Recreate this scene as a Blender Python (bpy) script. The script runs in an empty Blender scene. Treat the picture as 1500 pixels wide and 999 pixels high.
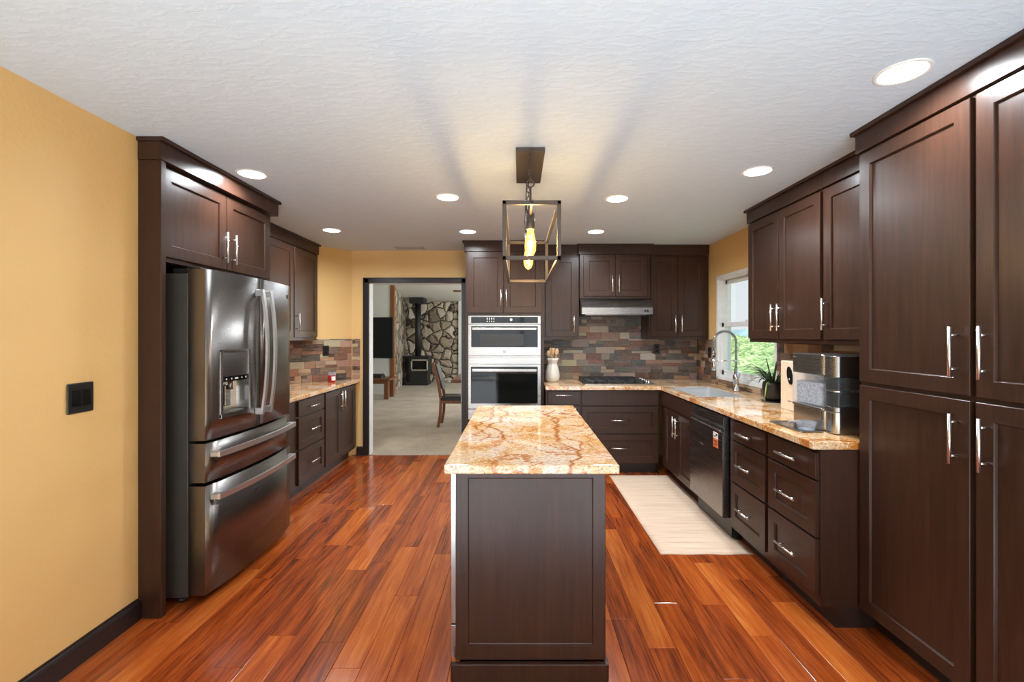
import bpy, bmesh, math, random
from mathutils import Vector, Matrix

random.seed(7)
SC = bpy.context.scene
COL = SC.collection
PI = math.pi

# ------------------------------------------------------------------ camera, sky, light, exposure
CEIL = 2.445
cam_d = bpy.data.cameras.new('camera')
cam_d.sensor_width = 36.0
cam_d.lens = 667.0 / 1500.0 * 36.0
cam_d.shift_x = -9.0 / 1500.0
cam_d.shift_y = -9.5 / 1500.0
cam_d.clip_start = 0.05
cam_d.clip_end = 400
cam = bpy.data.objects.new('camera', cam_d)
COL.objects.link(cam)
cam.location = (0, 0, 1.444)
cam.rotation_euler = (PI / 2, 0, 0)
SC.camera = cam

SC.view_settings.view_transform = 'Standard'
SC.view_settings.look = 'None'
SC.view_settings.gamma = 1.0
SC.view_settings.use_curve_mapping = False
SC.view_settings.exposure = 0.0
SC.cycles.use_denoising = True
SC.cycles.max_bounces = 10
SC.cycles.diffuse_bounces = 5
SC.cycles.glossy_bounces = 5
SC.cycles.transmission_bounces = 8
SC.cycles.sample_clamp_indirect = 6.0
SC.cycles.caustics_reflective = False
SC.cycles.caustics_refractive = False

world = bpy.data.worlds.new('world')
SC.world = world
world.use_nodes = True
wn = world.node_tree.nodes
wl = world.node_tree.links
bg = wn['Background']
wtc = wn.new('ShaderNodeTexCoord')
wsep = wn.new('ShaderNodeSeparateXYZ')
wl.new(wtc.outputs['Generated'], wsep.inputs[0])
wr = wn.new('ShaderNodeValToRGB')
wr.color_ramp.elements[0].position = 0.0
wr.color_ramp.elements[0].color = (0.92, 0.97, 0.98, 1)
wr.color_ramp.elements[1].position = 0.6
wr.color_ramp.elements[1].color = (0.55, 0.80, 0.98, 1)
wl.new(wsep.outputs['Z'], wr.inputs['Fac'])
wl.new(wr.outputs['Color'], bg.inputs['Color'])
bg.inputs['Strength'].default_value = 1.0


def area_light(name, loc, rot, sx, sy, power, color=(1, 1, 1)):
    d = bpy.data.lights.new(name, 'AREA')
    d.shape = 'RECTANGLE'
    d.size, d.size_y = sx, sy
    d.energy = power
    d.color = color
    o = bpy.data.objects.new(name, d)
    COL.objects.link(o)
    o.location = loc
    o.rotation_euler = rot
    return o


# fill lamps added out of view, rear and living room; a sun for daylight
area_light('rear_fill', (0.1, -4.60, 1.15), (PI / 2 + 0.05, 0, 0), 3.3, 2.0, 90, (0.85, 0.93, 1.0))
sun_d = bpy.data.lights.new('sun', 'SUN')
sun_d.energy = 46.0
sun_d.angle = math.radians(0.6)
sun_d.color = (1.0, 0.98, 0.95)
sun = bpy.data.objects.new('sun', sun_d)
COL.objects.link(sun)
sun.rotation_euler = Vector((0.03, 1.0, -0.40)).to_track_quat('-Z', 'Y').to_euler()
area_light('living_room_fill', (1.9, 9.5, 1.45), (0, PI / 2, 0), 1.7, 4.0, 190, (0.97, 0.99, 1.0))  # added lamp that brightens the room beyond the doorway
CAN_W = 16.0
BULB_W = 7.0
CAN_COL = (0.88, 0.95, 1.0)

# ------------------------------------------------------------------ helpers: materials


def S(r, g, b):
    def f(c):
        c /= 255.0
        return c / 12.92 if c <= 0.04045 else ((c + 0.055) / 1.055) ** 2.4
    return (f(r), f(g), f(b), 1.0)


class M:
    """a small wrapper round a node material"""

    def __init__(self, name):
        self.m = bpy.data.materials.new(name)
        self.m.use_nodes = True
        self.n = self.m.node_tree.nodes
        self.l = self.m.node_tree.links
        self.b = self.n['Principled BSDF']

    def set(self, **k):
        names = {'col': 'Base Color', 'rough': 'Roughness', 'metal': 'Metallic', 'coat': 'Coat Weight', 'coatr': 'Coat Roughness',
                 'trans': 'Transmission Weight', 'ior': 'IOR', 'alpha': 'Alpha', 'spec': 'Specular IOR Level', 'emit': 'Emission Color',
                 'emits': 'Emission Strength', 'aniso': 'Anisotropic', 'sheen': 'Sheen Weight'}
        for a, v in k.items():
            self.b.inputs[names[a]].default_value = v
        return self

    def node(self, t, **k):
        x = self.n.new(t)
        for a, v in k.items():
            if a in ('operation', 'blend_type', 'data_type', 'feature', 'noise_dimensions', 'attribute_name', 'wave_type', 'bands_direction', 'distance', 'voronoi_dimensions', 'attribute_type'):
                setattr(x, a, v)
            else:
                x.inputs[a].default_value = v
        return x

    def link(self, a, b):
        self.l.new(a, b)

    def coords(self, scale=(1, 1, 1), kind='Object', rot=(0, 0, 0)):
        tc = self.n.new('ShaderNodeTexCoord')
        mp = self.n.new('ShaderNodeMapping')
        mp.inputs['Scale'].default_value = scale
        mp.inputs['Rotation'].default_value = rot
        self.link(tc.outputs[kind], mp.inputs['Vector'])
        return mp.outputs['Vector']

    def noise(self, vec, scale, detail=4, rough=0.55, dist=0.0):
        x = self.node('ShaderNodeTexNoise', Scale=scale, Detail=detail, Roughness=rough, Distortion=dist)
        self.link(vec, x.inputs['Vector'])
        return x

    def ramp(self, fac, stops):
        r = self.n.new('ShaderNodeValToRGB')
        e = r.color_ramp.elements
        while len(e) < len(stops):
            e.new(0.5)
        for el, (p, c) in zip(e, stops):
            el.position = p
            el.color = c
        self.link(fac, r.inputs['Fac'])
        return r.outputs['Color']

    def mix(self, fac, a, b, mode='MIX'):
        x = self.n.new('ShaderNodeMix')
        x.data_type = 'RGBA'
        x.blend_type = mode
        for sock, v in ((x.inputs['Factor'], fac), (x.inputs[6], a), (x.inputs[7], b)):
            if hasattr(v, 'is_linked'):
                self.link(v, sock)
            else:
                sock.default_value = v
        return x.outputs[2]

    def math(self, op, a, b=0.0, clamp=False):
        x = self.n.new('ShaderNodeMath')
        x.operation = op
        x.use_clamp = clamp
        for i, v in enumerate((a, b)):
            if hasattr(v, 'is_linked'):
                self.link(v, x.inputs[i])
            else:
                x.inputs[i].default_value = v
        return x.outputs[0]

    def bump(self, h, strength=0.2, dist=0.01):
        x = self.node('ShaderNodeBump', Strength=strength, Distance=dist)
        self.link(h, x.inputs['Height'])
        self.link(x.outputs['Normal'], self.b.inputs['Normal'])

    def color(self, sock):
        self.link(sock, self.b.inputs['Base Color'])


def plain(name, col, rough=0.5, **k):
    """plain finish with a faint procedural mottling of the tone"""
    m = M(name)
    m.set(rough=rough, **k)
    v = m.coords((1, 1, 1))
    n = m.noise(v, 14, 3)
    d = tuple(c * 0.9 for c in col[:3]) + (1,)
    m.color(m.ramp(n.outputs['Fac'], [(0.3, d), (0.7, col)]))
    return m.m


def make_wood(name, dark, light, rough, coat=0.0, axis='z', spec=0.5):
    m = M(name)
    m.set(rough=rough, coat=coat, coatr=0.25, spec=spec)
    sc = {'z': (9, 9, 0.6), 'x': (0.6, 9, 9), 'y': (9, 0.6, 9)}[axis]
    v = m.coords(sc)
    n1 = m.noise(v, 5, 6, 0.6, 0.4)
    n2 = m.noise(v, 30, 3, 0.6)
    f = m.math('ADD', m.math('MULTIPLY', n1.outputs['Fac'], 0.75), m.math('MULTIPLY', n2.outputs['Fac'], 0.25))
    m.color(m.ramp(f, [(0.33, dark), (0.68, light)]))
    m.bump(n2.outputs['Fac'], 0.04, 0.002)
    return m.m


MAT = {}
MAT['espresso'] = make_wood('espresso_wood', S(47, 30, 22), S(65, 41, 30), 0.32, 0.08, spec=0.30)
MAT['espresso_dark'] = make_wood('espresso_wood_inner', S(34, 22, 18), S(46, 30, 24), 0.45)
MAT['black_trim'] = plain('black_trim_paint', S(38, 31, 30), 0.35)


def steel(name, col, rough, axis):
    m = M(name)
    m.set(col=col, metal=1.0, rough=rough)
    sc = {'x': (1.5, 160, 160), 'y': (160, 1.5, 160), 'z': (160, 160, 1.5)}[axis]
    v = m.coords(sc)
    n = m.noise(v, 3, 3)
    m.link(m.math('ADD', m.math('MULTIPLY', n.outputs['Fac'], 0.16), rough - 0.08), m.b.inputs['Roughness'])
    return m.m


MAT['steel'] = steel('brushed_stainless', (0.37, 0.36, 0.35, 1), 0.28, 'x')
MAT['steel_y'] = steel('brushed_stainless_side', (0.48, 0.47, 0.46, 1), 0.24, 'y')
MAT['fridge_steel'] = steel('fridge_stainless', (0.20, 0.188, 0.180, 1), 0.30, 'y')
MAT['fridge_steel'].node_tree.nodes['Principled BSDF'].inputs['Anisotropic'].default_value = 0.55
MAT['fridge_steel'].node_tree.nodes['Principled BSDF'].inputs['Anisotropic Rotation'].default_value = 0.25
MAT['nickel'] = steel('satin_nickel', (0.80, 0.77, 0.73, 1), 0.27, 'z')
MAT['handle_satin'] = steel('satin_handle', (0.62, 0.60, 0.59, 1), 0.46, 'z')
MAT['sink_steel'] = steel('satin_sink_steel', (0.74, 0.75, 0.76, 1), 0.48, 'y')
MAT['chrome'] = plain('chrome', (0.82, 0.82, 0.82, 1), 0.10, metal=1.0)
MAT['dark_steel'] = steel('dark_stainless', (0.28, 0.275, 0.27, 1), 0.28, 'y')
MAT['black_glass'] = plain('black_glass', (0.008, 0.009, 0.009, 1), 0.05, spec=0.22)
MAT['black_plastic'] = plain('black_plastic', (0.013, 0.013, 0.014, 1), 0.32)
MAT['cast_iron'] = plain('cast_iron', (0.016, 0.016, 0.017, 1), 0.5)
MAT['fridge_side'] = plain('dark_grey_enamel', S(66, 63, 58), 0.42)
MAT['white_paint'] = plain('white_paint', S(238, 238, 235), 0.4)
MAT['white_vinyl'] = plain('white_vinyl', S(236, 238, 238), 0.35)
MAT['ceramic'] = plain('white_ceramic', S(226, 220, 210), 0.22)
MAT['bronze'] = plain('dark_bronze_metal', S(86, 76, 68), 0.45, metal=0.35)
MAT['beige_plastic'] = plain('beige_plastic', S(226, 205, 182), 0.4)
MAT['leaf'] = plain('dark_green_leaf', S(38, 66, 34), 0.45)
MAT['pale_leaf'] = plain('pale_green_leaf', S(172, 186, 96), 0.45)
MAT['utensil_wood'] = make_wood('utensil_wood', S(196, 150, 104), S(226, 190, 148), 0.55)
MAT['chair_wood'] = make_wood('chair_wood', S(96, 56, 30), S(132, 82, 46), 0.35)
MAT['post_wood'] = make_wood('post_wood', S(120, 72, 34), S(150, 96, 48), 0.5)
MAT['leather'] = plain('dark_leather', S(44, 42, 44), 0.25)
MAT['red_wax'] = plain('red_wax', S(176, 26, 34), 0.35)
MAT['paper'] = plain('white_label_paper', S(238, 232, 224), 0.6)
MAT['orange_paper'] = plain('orange_sticker', S(226, 120, 72), 0.5)
MAT['dark_ink'] = plain('dark_ink', S(26, 22, 22), 0.5)
MAT['vent_white'] = plain('vent_enamel', S(206, 204, 200), 0.45)


def glass(name, col, rough=0.0, ior=1.45):
    m = M(name)
    m.set(col=col, rough=rough, trans=1.0, ior=ior)
    return m.m




def pane_mat():
    m = M('window_glass')
    out = m.n['Material Output']
    tr = m.n.new('ShaderNodeBsdfTransparent')
    gl = m.n.new('ShaderNodeBsdfGlossy')
    gl.inputs['Roughness'].default_value = 0.02
    fr = m.n.new('ShaderNodeLayerWeight')
    mx = m.n.new('ShaderNodeMixShader')
    m.link(m.math('ADD', m.math('MULTIPLY', m.math('POWER', fr.outputs['Facing'], 4.0), 0.5), 0.03), mx.inputs[0])
    m.link(tr.outputs[0], mx.inputs[1])
    m.link(gl.outputs[0], mx.inputs[2])
    m.link(mx.outputs[0], out.inputs['Surface'])
    return m.m


MAT['pane'] = pane_mat()


def clear_mat(name, tint, base, amount, rough=0.04):
    """clear moulded plastic: mostly see-through, a little body and a glossy skin"""
    m = M(name)
    out = m.n['Material Output']
    m.set(col=base, rough=rough)
    tr = m.n.new('ShaderNodeBsdfTransparent')
    tr.inputs['Color'].default_value = tint
    lw = m.n.new('ShaderNodeLayerWeight')
    mx = m.n.new('ShaderNodeMixShader')
    m.link(m.math('ADD', m.math('MULTIPLY', m.math('POWER', lw.outputs['Facing'], 3.0), 0.6), amount), mx.inputs[0])
    m.link(tr.outputs[0], mx.inputs[1])
    m.link(m.b.outputs[0], mx.inputs[2])
    m.link(mx.outputs[0], out.inputs['Surface'])
    return m.m


MAT['clear_plastic'] = clear_mat('clear_plastic', (0.95, 0.96, 0.98, 1), (0.62, 0.66, 0.74, 1), 0.16)
MAT['smoke_plastic'] = clear_mat('smoke_plastic', (0.55, 0.57, 0.60, 1), (0.10, 0.105, 0.11, 1), 0.30)


def bulb_glass():
    m = M('amber_bulb_glass')
    out = m.n['Material Output']
    tr = m.n.new('ShaderNodeBsdfTransparent')
    tr.inputs['Color'].default_value = (1.0, 0.80, 0.45, 1)
    gl = m.n.new('ShaderNodeBsdfGlossy')
    gl.inputs['Roughness'].default_value = 0.05
    em = m.n.new('ShaderNodeEmission')
    em.inputs['Color'].default_value = (1.0, 0.50, 0.14, 1)
    em.inputs['Strength'].default_value = 1.3
    fr = m.n.new('ShaderNodeLayerWeight')
    mx = m.n.new('ShaderNodeMixShader')
    ad = m.n.new('ShaderNodeAddShader')
    m.link(m.math('ADD', m.math('MULTIPLY', m.math('POWER', fr.outputs['Facing'], 4.0), 0.6), 0.03), mx.inputs[0])
    m.link(tr.outputs[0], mx.inputs[1])
    m.link(gl.outputs[0], mx.inputs[2])
    m.link(mx.outputs[0], ad.inputs[0])
    m.link(em.outputs[0], ad.inputs[1])
    m.link(ad.outputs[0], out.inputs['Surface'])
    return m.m


MAT['bulb_glass'] = bulb_glass()


def emission(name, col, s):
    m = M(name)
    m.set(col=(0.8, 0.8, 0.8, 1), emit=col, emits=s)
    return m.m


MAT['lens'] = emission('lit_lens', (1.0, 0.97, 0.92, 1), 6.0)
MAT['filament'] = emission('hot_filament', (1.0, 0.62, 0.22, 1), 30.0)


def wall_mat(name, col, bump=0.25, scale=55, rough=0.55):
    m = M(name)
    m.set(rough=rough)
    v = m.coords((1, 1, 1))
    n = m.noise(v, scale, 3, 0.5)
    n2 = m.noise(v, 1.2, 2)
    d = tuple(c * 0.96 for c in col[:3]) + (1,)
    m.color(m.ramp(n2.outputs['Fac'], [(0.35, d), (0.65, col)]))
    m.bump(n.outputs['Fac'], bump, 0.004)
    return m.m


MAT['yellow'] = wall_mat('yellow_orange_peel_paint', S(228, 188, 124))
MAT['white_wall'] = wall_mat('white_wall_paint', S(226, 228, 224), 0.15)


def ceiling_mat():
    m = M('knockdown_ceiling_paint')
    m.set(rough=0.75)
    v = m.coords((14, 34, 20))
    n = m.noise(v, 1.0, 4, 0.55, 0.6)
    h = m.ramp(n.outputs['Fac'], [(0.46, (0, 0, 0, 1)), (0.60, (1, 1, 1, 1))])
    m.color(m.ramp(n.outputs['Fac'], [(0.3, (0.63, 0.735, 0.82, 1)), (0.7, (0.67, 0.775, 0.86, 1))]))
    m.bump(h, 0.16, 0.004)
    return m.m


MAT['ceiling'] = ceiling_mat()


def floor_mat():
    m = M('cherry_floor_planks')
    m.set(rough=0.2, coat=0.3, coatr=0.12)
    at = m.node('ShaderNodeAttribute', attribute_name='tone')
    geo = m.n.new('ShaderNodeTexCoord')
    off = m.n.new('ShaderNodeVectorMath')
    off.operation = 'MULTIPLY_ADD'
    m.link(at.outputs['Color'], off.inputs[0])
    off.inputs[1].default_value = (13, 29, 7)
    m.link(geo.outputs['Object'], off.inputs[2])
    mp = m.n.new('ShaderNodeMapping')
    mp.inputs['Scale'].default_value = (9, 0.75, 1)
    m.link(off.outputs[0], mp.inputs['Vector'])
    n1 = m.noise(mp.outputs[0], 2.0, 6, 0.62, 0.7)
    mp2 = m.n.new('ShaderNodeMapping')
    mp2.inputs['Scale'].default_value = (60, 2.0, 1)
    m.link(off.outputs[0], mp2.inputs['Vector'])
    n2 = m.noise(mp2.outputs[0], 2.0, 4, 0.6, 0.2)
    sep = m.n.new('ShaderNodeSeparateColor')
    m.link(at.outputs['Color'], sep.inputs[0])
    f = m.math('ADD', m.math('MULTIPLY', sep.outputs[0], 0.26), m.math('MULTIPLY', n1.outputs['Fac'], 0.70))
    f = m.math('ADD', f, m.math('MULTIPLY', m.math('SUBTRACT', n2.outputs['Fac'], 0.5), 0.45))
    m.color(m.ramp(f, [(0.24, S(96, 38, 16)), (0.42, S(152, 68, 26)), (0.58, S(182, 92, 36)), (0.78, S(208, 124, 58))]))
    m.bump(n2.outputs['Fac'], 0.03, 0.002)
    return m.m


MAT['floor'] = floor_mat()


def granite_mat(name='gold_granite', veins=()):
    m = M(name)
    m.set(rough=0.07, coat=0.2, coatr=0.03)
    v = m.coords((1, 1, 1))
    warp = m.noise(v, 3.2, 4, 0.6)
    wv = m.n.new('ShaderNodeVectorMath')
    wv.operation = 'MULTIPLY_ADD'
    m.link(warp.outputs['Color'], wv.inputs[0])
    wv.inputs[1].default_value = (0.35, 0.35, 0.35)
    m.link(v, wv.inputs[2])
    big = m.noise(wv.outputs[0], 4.5, 5, 0.62, 0.5)
    base = m.ramp(big.outputs['Fac'], [(0.32, S(224, 208, 194)), (0.46, S(230, 202, 168)), (0.57, S(222, 172, 108)), (0.70, S(194, 124, 46))])
    med = m.noise(m.coords((0.7, 1.5, 1.5)), 62, 4, 0.75)
    base = m.mix(m.ramp(med.outputs['Fac'], [(0.50, (0, 0, 0, 1)), (0.62, (0.8, 0.8, 0.8, 1))]), base, S(184, 116, 48))
    lite = m.noise(v, 70, 3, 0.7)
    base = m.mix(m.ramp(lite.outputs['Fac'], [(0.54, (0, 0, 0, 1)), (0.68, (0.8, 0.8, 0.8, 1))]), base, S(240, 232, 220))
    # rust veins: a thin band of a warped noise field
    ven = m.noise(wv.outputs[0], 2.4, 5, 0.55, 0.5)
    band = m.math('ABSOLUTE', m.math('SUBTRACT', ven.outputs['Fac'], 0.52))
    base = m.mix(m.ramp(band, [(0.003, (0.9, 0.9, 0.9, 1)), (0.016, (0, 0, 0, 1))]), base, S(184, 102, 20))
    # long rust veins that wander down the slab: (offset across, wander, half width, seed)
    if veins:
        sep = m.n.new('ShaderNodeSeparateXYZ')
        m.link(v, sep.inputs[0])
    for x0, amp, hw, seed in veins:
        cmb = m.n.new('ShaderNodeCombineXYZ')
        cmb.inputs[0].default_value = seed
        m.link(sep.outputs[1], cmb.inputs[1])
        wob = m.noise(cmb.outputs[0], 3.2, 5, 0.6)
        fine = m.noise(v, 22, 3, 0.6)
        dx = m.math('SUBTRACT', sep.outputs[0], m.math('ADD', m.math('MULTIPLY', m.math('SUBTRACT', wob.outputs['Fac'], 0.5), amp), x0))
        dx = m.math('ABSOLUTE', m.math('ADD', dx, m.math('MULTIPLY', m.math('SUBTRACT', fine.outputs['Fac'], 0.5), 0.035)))
        brk = m.noise(cmb.outputs[0], 1.7, 2, 0.5)
        msk = m.ramp(m.math('DIVIDE', dx, hw), [(0.25, (0.92, 0.92, 0.92, 1)), (1.0, (0, 0, 0, 1))])
        gap = m.ramp(brk.outputs['Fac'], [(0.34, (0, 0, 0, 1)), (0.46, (1, 1, 1, 1))])
        base = m.mix(m.math('MULTIPLY', msk, gap), base, S(172, 94, 18))
    spk = m.noise(v, 120, 2, 0.6)
    base = m.mix(m.ramp(spk.outputs['Fac'], [(0.60, (0, 0, 0, 1)), (0.68, (0.85, 0.85, 0.85, 1))]), base, S(112, 98, 90))
    m.color(base)
    return m.m


MAT['granite'] = granite_mat()
MAT['island_granite'] = granite_mat('gold_granite_veined', ((0.215, 0.30, 0.016, 3.7), (-0.10, 0.36, 0.015, 8.2), (-0.19, 0.30, 0.012, 1.3)))


def slate_mat():
    m = M('multicolour_slate')
    m.set(rough=0.42)
    at = m.node('ShaderNodeAttribute', attribute_name='tone')
    v = m.coords((1, 1, 1))
    mp = m.n.new('ShaderNodeMapping')
    mp.inputs['Scale'].default_value = (1, 1, 3.2)
    m.link(v, mp.inputs['Vector'])
    n = m.noise(mp.outputs[0], 16, 6, 0.65, 0.8)
    c = m.mix(m.ramp(n.outputs['Fac'], [(0.35, (0.0, 0.0, 0.0, 1)), (0.7, (1, 1, 1, 1))]), at.outputs['Color'], (0.36, 0.27, 0.20, 1))
    c = m.mix(0.40, at.outputs['Color'], c)
    m.color(m.mix(0.38, c, m.ramp(n.outputs['Fac'], [(0.3, (0.3, 0.3, 0.3, 1)), (0.62, (1, 1, 1, 1))]), 'MULTIPLY'))
    m.bump(n.outputs['Fac'], 0.5, 0.006)
    return m.m


MAT['slate'] = slate_mat()
MAT['grout'] = plain('grey_grout', S(176, 166, 156), 0.8)


def rock_mat():
    m = M('fieldstone_masonry')
    m.set(rough=0.85)
    v = m.coords((1, 1, 1))
    w = m.noise(v, 2.5, 3)
    wv = m.n.new('ShaderNodeVectorMath')
    wv.operation = 'MULTIPLY_ADD'
    m.link(w.outputs['Color'], wv.inputs[0])
    wv.inputs[1].default_value = (0.22, 0.22, 0.22)
    m.link(v, wv.inputs[2])
    e = m.node('ShaderNodeTexVoronoi', feature='DISTANCE_TO_EDGE', Scale=3.6)
    m.link(wv.outputs[0], e.inputs['Vector'])
    c = m.node('ShaderNodeTexVoronoi', feature='F1', Scale=3.6)
    m.link(wv.outputs[0], c.inputs['Vector'])
    n = m.noise(v, 9, 5, 0.65)
    sep = m.n.new('ShaderNodeSeparateColor')
    m.link(c.outputs['Color'], sep.inputs[0])
    f = m.math('ADD', m.math('MULTIPLY', sep.outputs[0], 0.6), m.math('MULTIPLY', n.outputs['Fac'], 0.4))
    col = m.ramp(f, [(0.2, S(112, 100, 84)), (0.5, S(168, 154, 134)), (0.8, S(206, 196, 178))])
    col = m.mix(m.ramp(e.outputs['Distance'], [(0.02, (1, 1, 1, 1)), (0.055, (0, 0, 0, 1))]), col, S(52, 47, 42))
    m.color(col)
    h = m.ramp(e.outputs['Distance'], [(0.0, (0, 0, 0, 1)), (0.2, (1, 1, 1, 1))])
    m.bump(m.math('ADD', h, m.math('MULTIPLY', n.outputs['Fac'], 0.3)), 0.9, 0.06)
    return m.m


MAT['rock'] = rock_mat()


def carpet_mat():
    m = M('beige_carpet_pile')
    m.set(rough=0.95, sheen=0.2)
    v = m.coords((1, 1, 1))
    n = m.noise(v, 90, 3, 0.7)
    n2 = m.noise(v, 2.2, 4, 0.6)
    f = m.math('ADD', m.math('MULTIPLY', n.outputs['Fac'], 0.5), m.math('MULTIPLY', n2.outputs['Fac'], 0.5))
    m.color(m.ramp(f, [(0.36, S(142, 122, 98)), (0.64, S(188, 170, 146))]))
    m.bump(n.outputs['Fac'], 0.6, 0.01)
    return m.m


MAT['carpet'] = carpet_mat()
MAT['pale_bounce'] = plain('pale_grey_bounce', (0.62, 0.70, 0.80, 1), 0.95)  # cool tint for the added bounce sheet, keeps the ceiling neutral


def rug_mat():
    m = M('woven_cream_rug')
    m.set(rough=0.9)
    v = m.coords((2.0, 55, 1))
    n = m.noise(v, 1.0, 4, 0.6)
    v2 = m.coords((220, 220, 1))
    n2 = m.noise(v2, 1.0, 2)
    f = m.math('ADD', m.math('MULTIPLY', n.outputs['Fac'], 0.7), m.math('MULTIPLY', n2.outputs['Fac'], 0.3))
    m.color(m.ramp(f, [(0.34, S(186, 156, 130)), (0.46, S(212, 184, 160)), (0.66, S(226, 202, 180))]))
    m.bump(n.outputs['Fac'], 0.4, 0.004)
    return m.m


MAT['rug'] = rug_mat()


def hill_mat(name, a, b, c, scale):
    m = M(name)
    m.set(rough=0.95, spec=0.1)
    v = m.coords((1, 1, 1))
    n = m.noise(v, scale, 6, 0.68)
    m.color(m.ramp(n.outputs['Fac'], [(0.38, a), (0.5, b), (0.62, c)]))
    return m.m


MAT['hill'] = hill_mat('meadow_brush', S(44, 66, 36), S(78, 98, 62), S(118, 132, 98), 2.2)  # distance haze is mixed into the hill and ridge colours
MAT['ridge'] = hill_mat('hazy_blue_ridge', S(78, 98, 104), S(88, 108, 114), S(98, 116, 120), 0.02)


def ice_mat():
    m = M('nugget_ice')
    m.set(rough=0.35, trans=0.25)
    v = m.coords((1, 1, 1))
    n = m.noise(v, 60, 3, 0.6)
    m.color(m.ramp(n.outputs['Fac'], [(0.35, S(150, 164, 186)), (0.65, S(222, 228, 238))]))
    m.bump(n.outputs['Fac'], 0.8, 0.01)
    return m.m


MAT['ice'] = ice_mat()

# ------------------------------------------------------------------ helpers: geometry


def NB():
    return bmesh.new()


def box(bm, x0, x1, y0, y1, z0, z1, bev=0.0, seg=1, M4=None):
    r = bmesh.ops.create_cube(bm, size=1.0)
    vs = r['verts']
    for v in vs:
        v.co = Vector(((x0 + x1) / 2 + v.co.x * (x1 - x0), (y0 + y1) / 2 + v.co.y * (y1 - y0), (z0 + z1) / 2 + v.co.z * (z1 - z0)))
    if M4 is not None:
        for v in vs:
            v.co = M4 @ v.co
    if bev > 0:
        es = list({e for v in vs for e in v.link_edges})
        bmesh.ops.bevel(bm, geom=es, offset=bev, segments=seg, affect='EDGES', profile=0.5)


def rings(bm, loops, cap0=True, cap1=True, smooth=False):
    """bridge closed loops of equal length, in order"""
    R = [[bm.verts.new(p) for p in lp] for lp in loops]
    n = len(R[0])
    for a, b in zip(R[:-1], R[1:]):
        for i in range(n):
            j = (i + 1) % n
            f = bm.faces.new((a[i], a[j], b[j], b[i]))
            f.smooth = smooth
    if cap0:
        bm.faces.new(list(reversed(R[0])))
    if cap1:
        bm.faces.new(R[-1])


def lathe(bm, prof, cx=0, cy=0, cz=0, n=24, smooth=True, cap=True):
    loops = [[(cx + r * math.cos(2 * PI * k / n), cy + r * math.sin(2 * PI * k / n), cz + z) for k in range(n)] for r, z in prof]
    rings(bm, loops, cap, cap, smooth)


def tube(bm, pts, rad, n=10, smooth=True, cap=True):
    pts = [Vector(p) for p in pts]
    rads = rad if isinstance(rad, (list, tuple)) else [rad] * len(pts)
    up = None
    loops = []
    for i, p in enumerate(pts):
        d = (pts[min(i + 1, len(pts) - 1)] - pts[max(i - 1, 0)]).normalized()
        if up is None:
            up = Vector((0, 0, 1)) if abs(d.z) < 0.9 else Vector((0, 1, 0))
        s = d.cross(up).normalized()
        up = s.cross(d).normalized()
        loops.append([p + (s * math.cos(2 * PI * k / n) + up * math.sin(2 * PI * k / n)) * rads[i] for k in range(n)])
    rings(bm, loops, cap, cap, smooth)


def prism(bm, poly, z0, z1, ch=0.0):
    """vertical prism over a plan polygon"""
    rings(bm, [[(x, y, z0) for x, y in poly], [(x, y, z1) for x, y in poly]])


def extrude_profile(bm, poly, axis, a0, a1):
    """polygon extruded along an axis: 'x' polygon is (y,z); 'y' polygon is (x,z)"""
    if axis == 'x':
        rings(bm, [[(a0, p, q) for p, q in poly], [(a1, p, q) for p, q in poly]])
    else:
        rings(bm, [[(p, a0, q) for p, q in poly], [(p, a1, q) for p, q in poly]])


def rrect(x0, x1, y0, y1, r, n=6):
    pts = []
    for cx, cy, a in ((x1 - r, y1 - r, 0), (x0 + r, y1 - r, PI / 2), (x0 + r, y0 + r, PI), (x1 - r, y0 + r, 3 * PI / 2)):
        for k in range(n + 1):
            t = a + PI / 2 * k / n
            pts.append((cx + r * math.cos(t), cy + r * math.sin(t)))
    return pts


def finish(bm):
    bmesh.ops.recalc_face_normals(bm, faces=bm.faces)


def root_of(o):
    while o.parent is not None:
        o = o.parent
    return o


def obj(name, bm, mat, parent=None, label=None, world=True, recalc=True, smooth_angle=None):
    """one mesh object. Coordinates are in the root thing's local frame if world is False, else world (root rotation 0)"""
    if recalc:
        finish(bm)
    if parent is not None and world:
        off = root_of(parent).location
        for v in bm.verts:
            v.co -= off
    me = bpy.data.meshes.new(name)
    bm.to_mesh(me)
    bm.free()
    o = bpy.data.objects.new(name, me)
    COL.objects.link(o)
    mats = mat if isinstance(mat, (list, tuple)) else [mat]
    for m in mats:
        me.materials.append(MAT[m] if isinstance(m, str) else m)
    if parent is not None:
        o.parent = parent
    if label:
        o['label'] = label
    return o


def thing(name, label, cat, loc, rz=0.0, group=None):
    o = bpy.data.objects.new(name, None)
    COL.objects.link(o)
    o.empty_display_size = 0.1
    o.location = loc
    o.rotation_euler = (0, 0, rz)
    o['label'] = label
    o['category'] = cat
    if group:
        o['group'] = group
    return o


def tag(o, label, cat, group=None, kind=None):
    o['label'] = label
    o['category'] = cat
    if group:
        o['group'] = group
    if kind:
        o['kind'] = kind
    return o


def struct(name, bm, mat, parent=None):
    o = obj(name, bm, mat, parent)
    if parent is None:
        o['kind'] = 'structure'
    return o


def copy_tree(o, parent=None):
    c = o.copy()
    COL.objects.link(c)
    if parent is not None:
        c.parent = parent
    for ch in o.children:
        copy_tree(ch, c)
    return c


# ------------------------------------------------------------------ the setting: kitchen shell
WY = 5.44           # back wall
RX = 2.14           # right wall
LX = -1.93          # near left wall
AX = -2.54          # left wall behind fridge and left counter
REAR = -4.5


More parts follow.
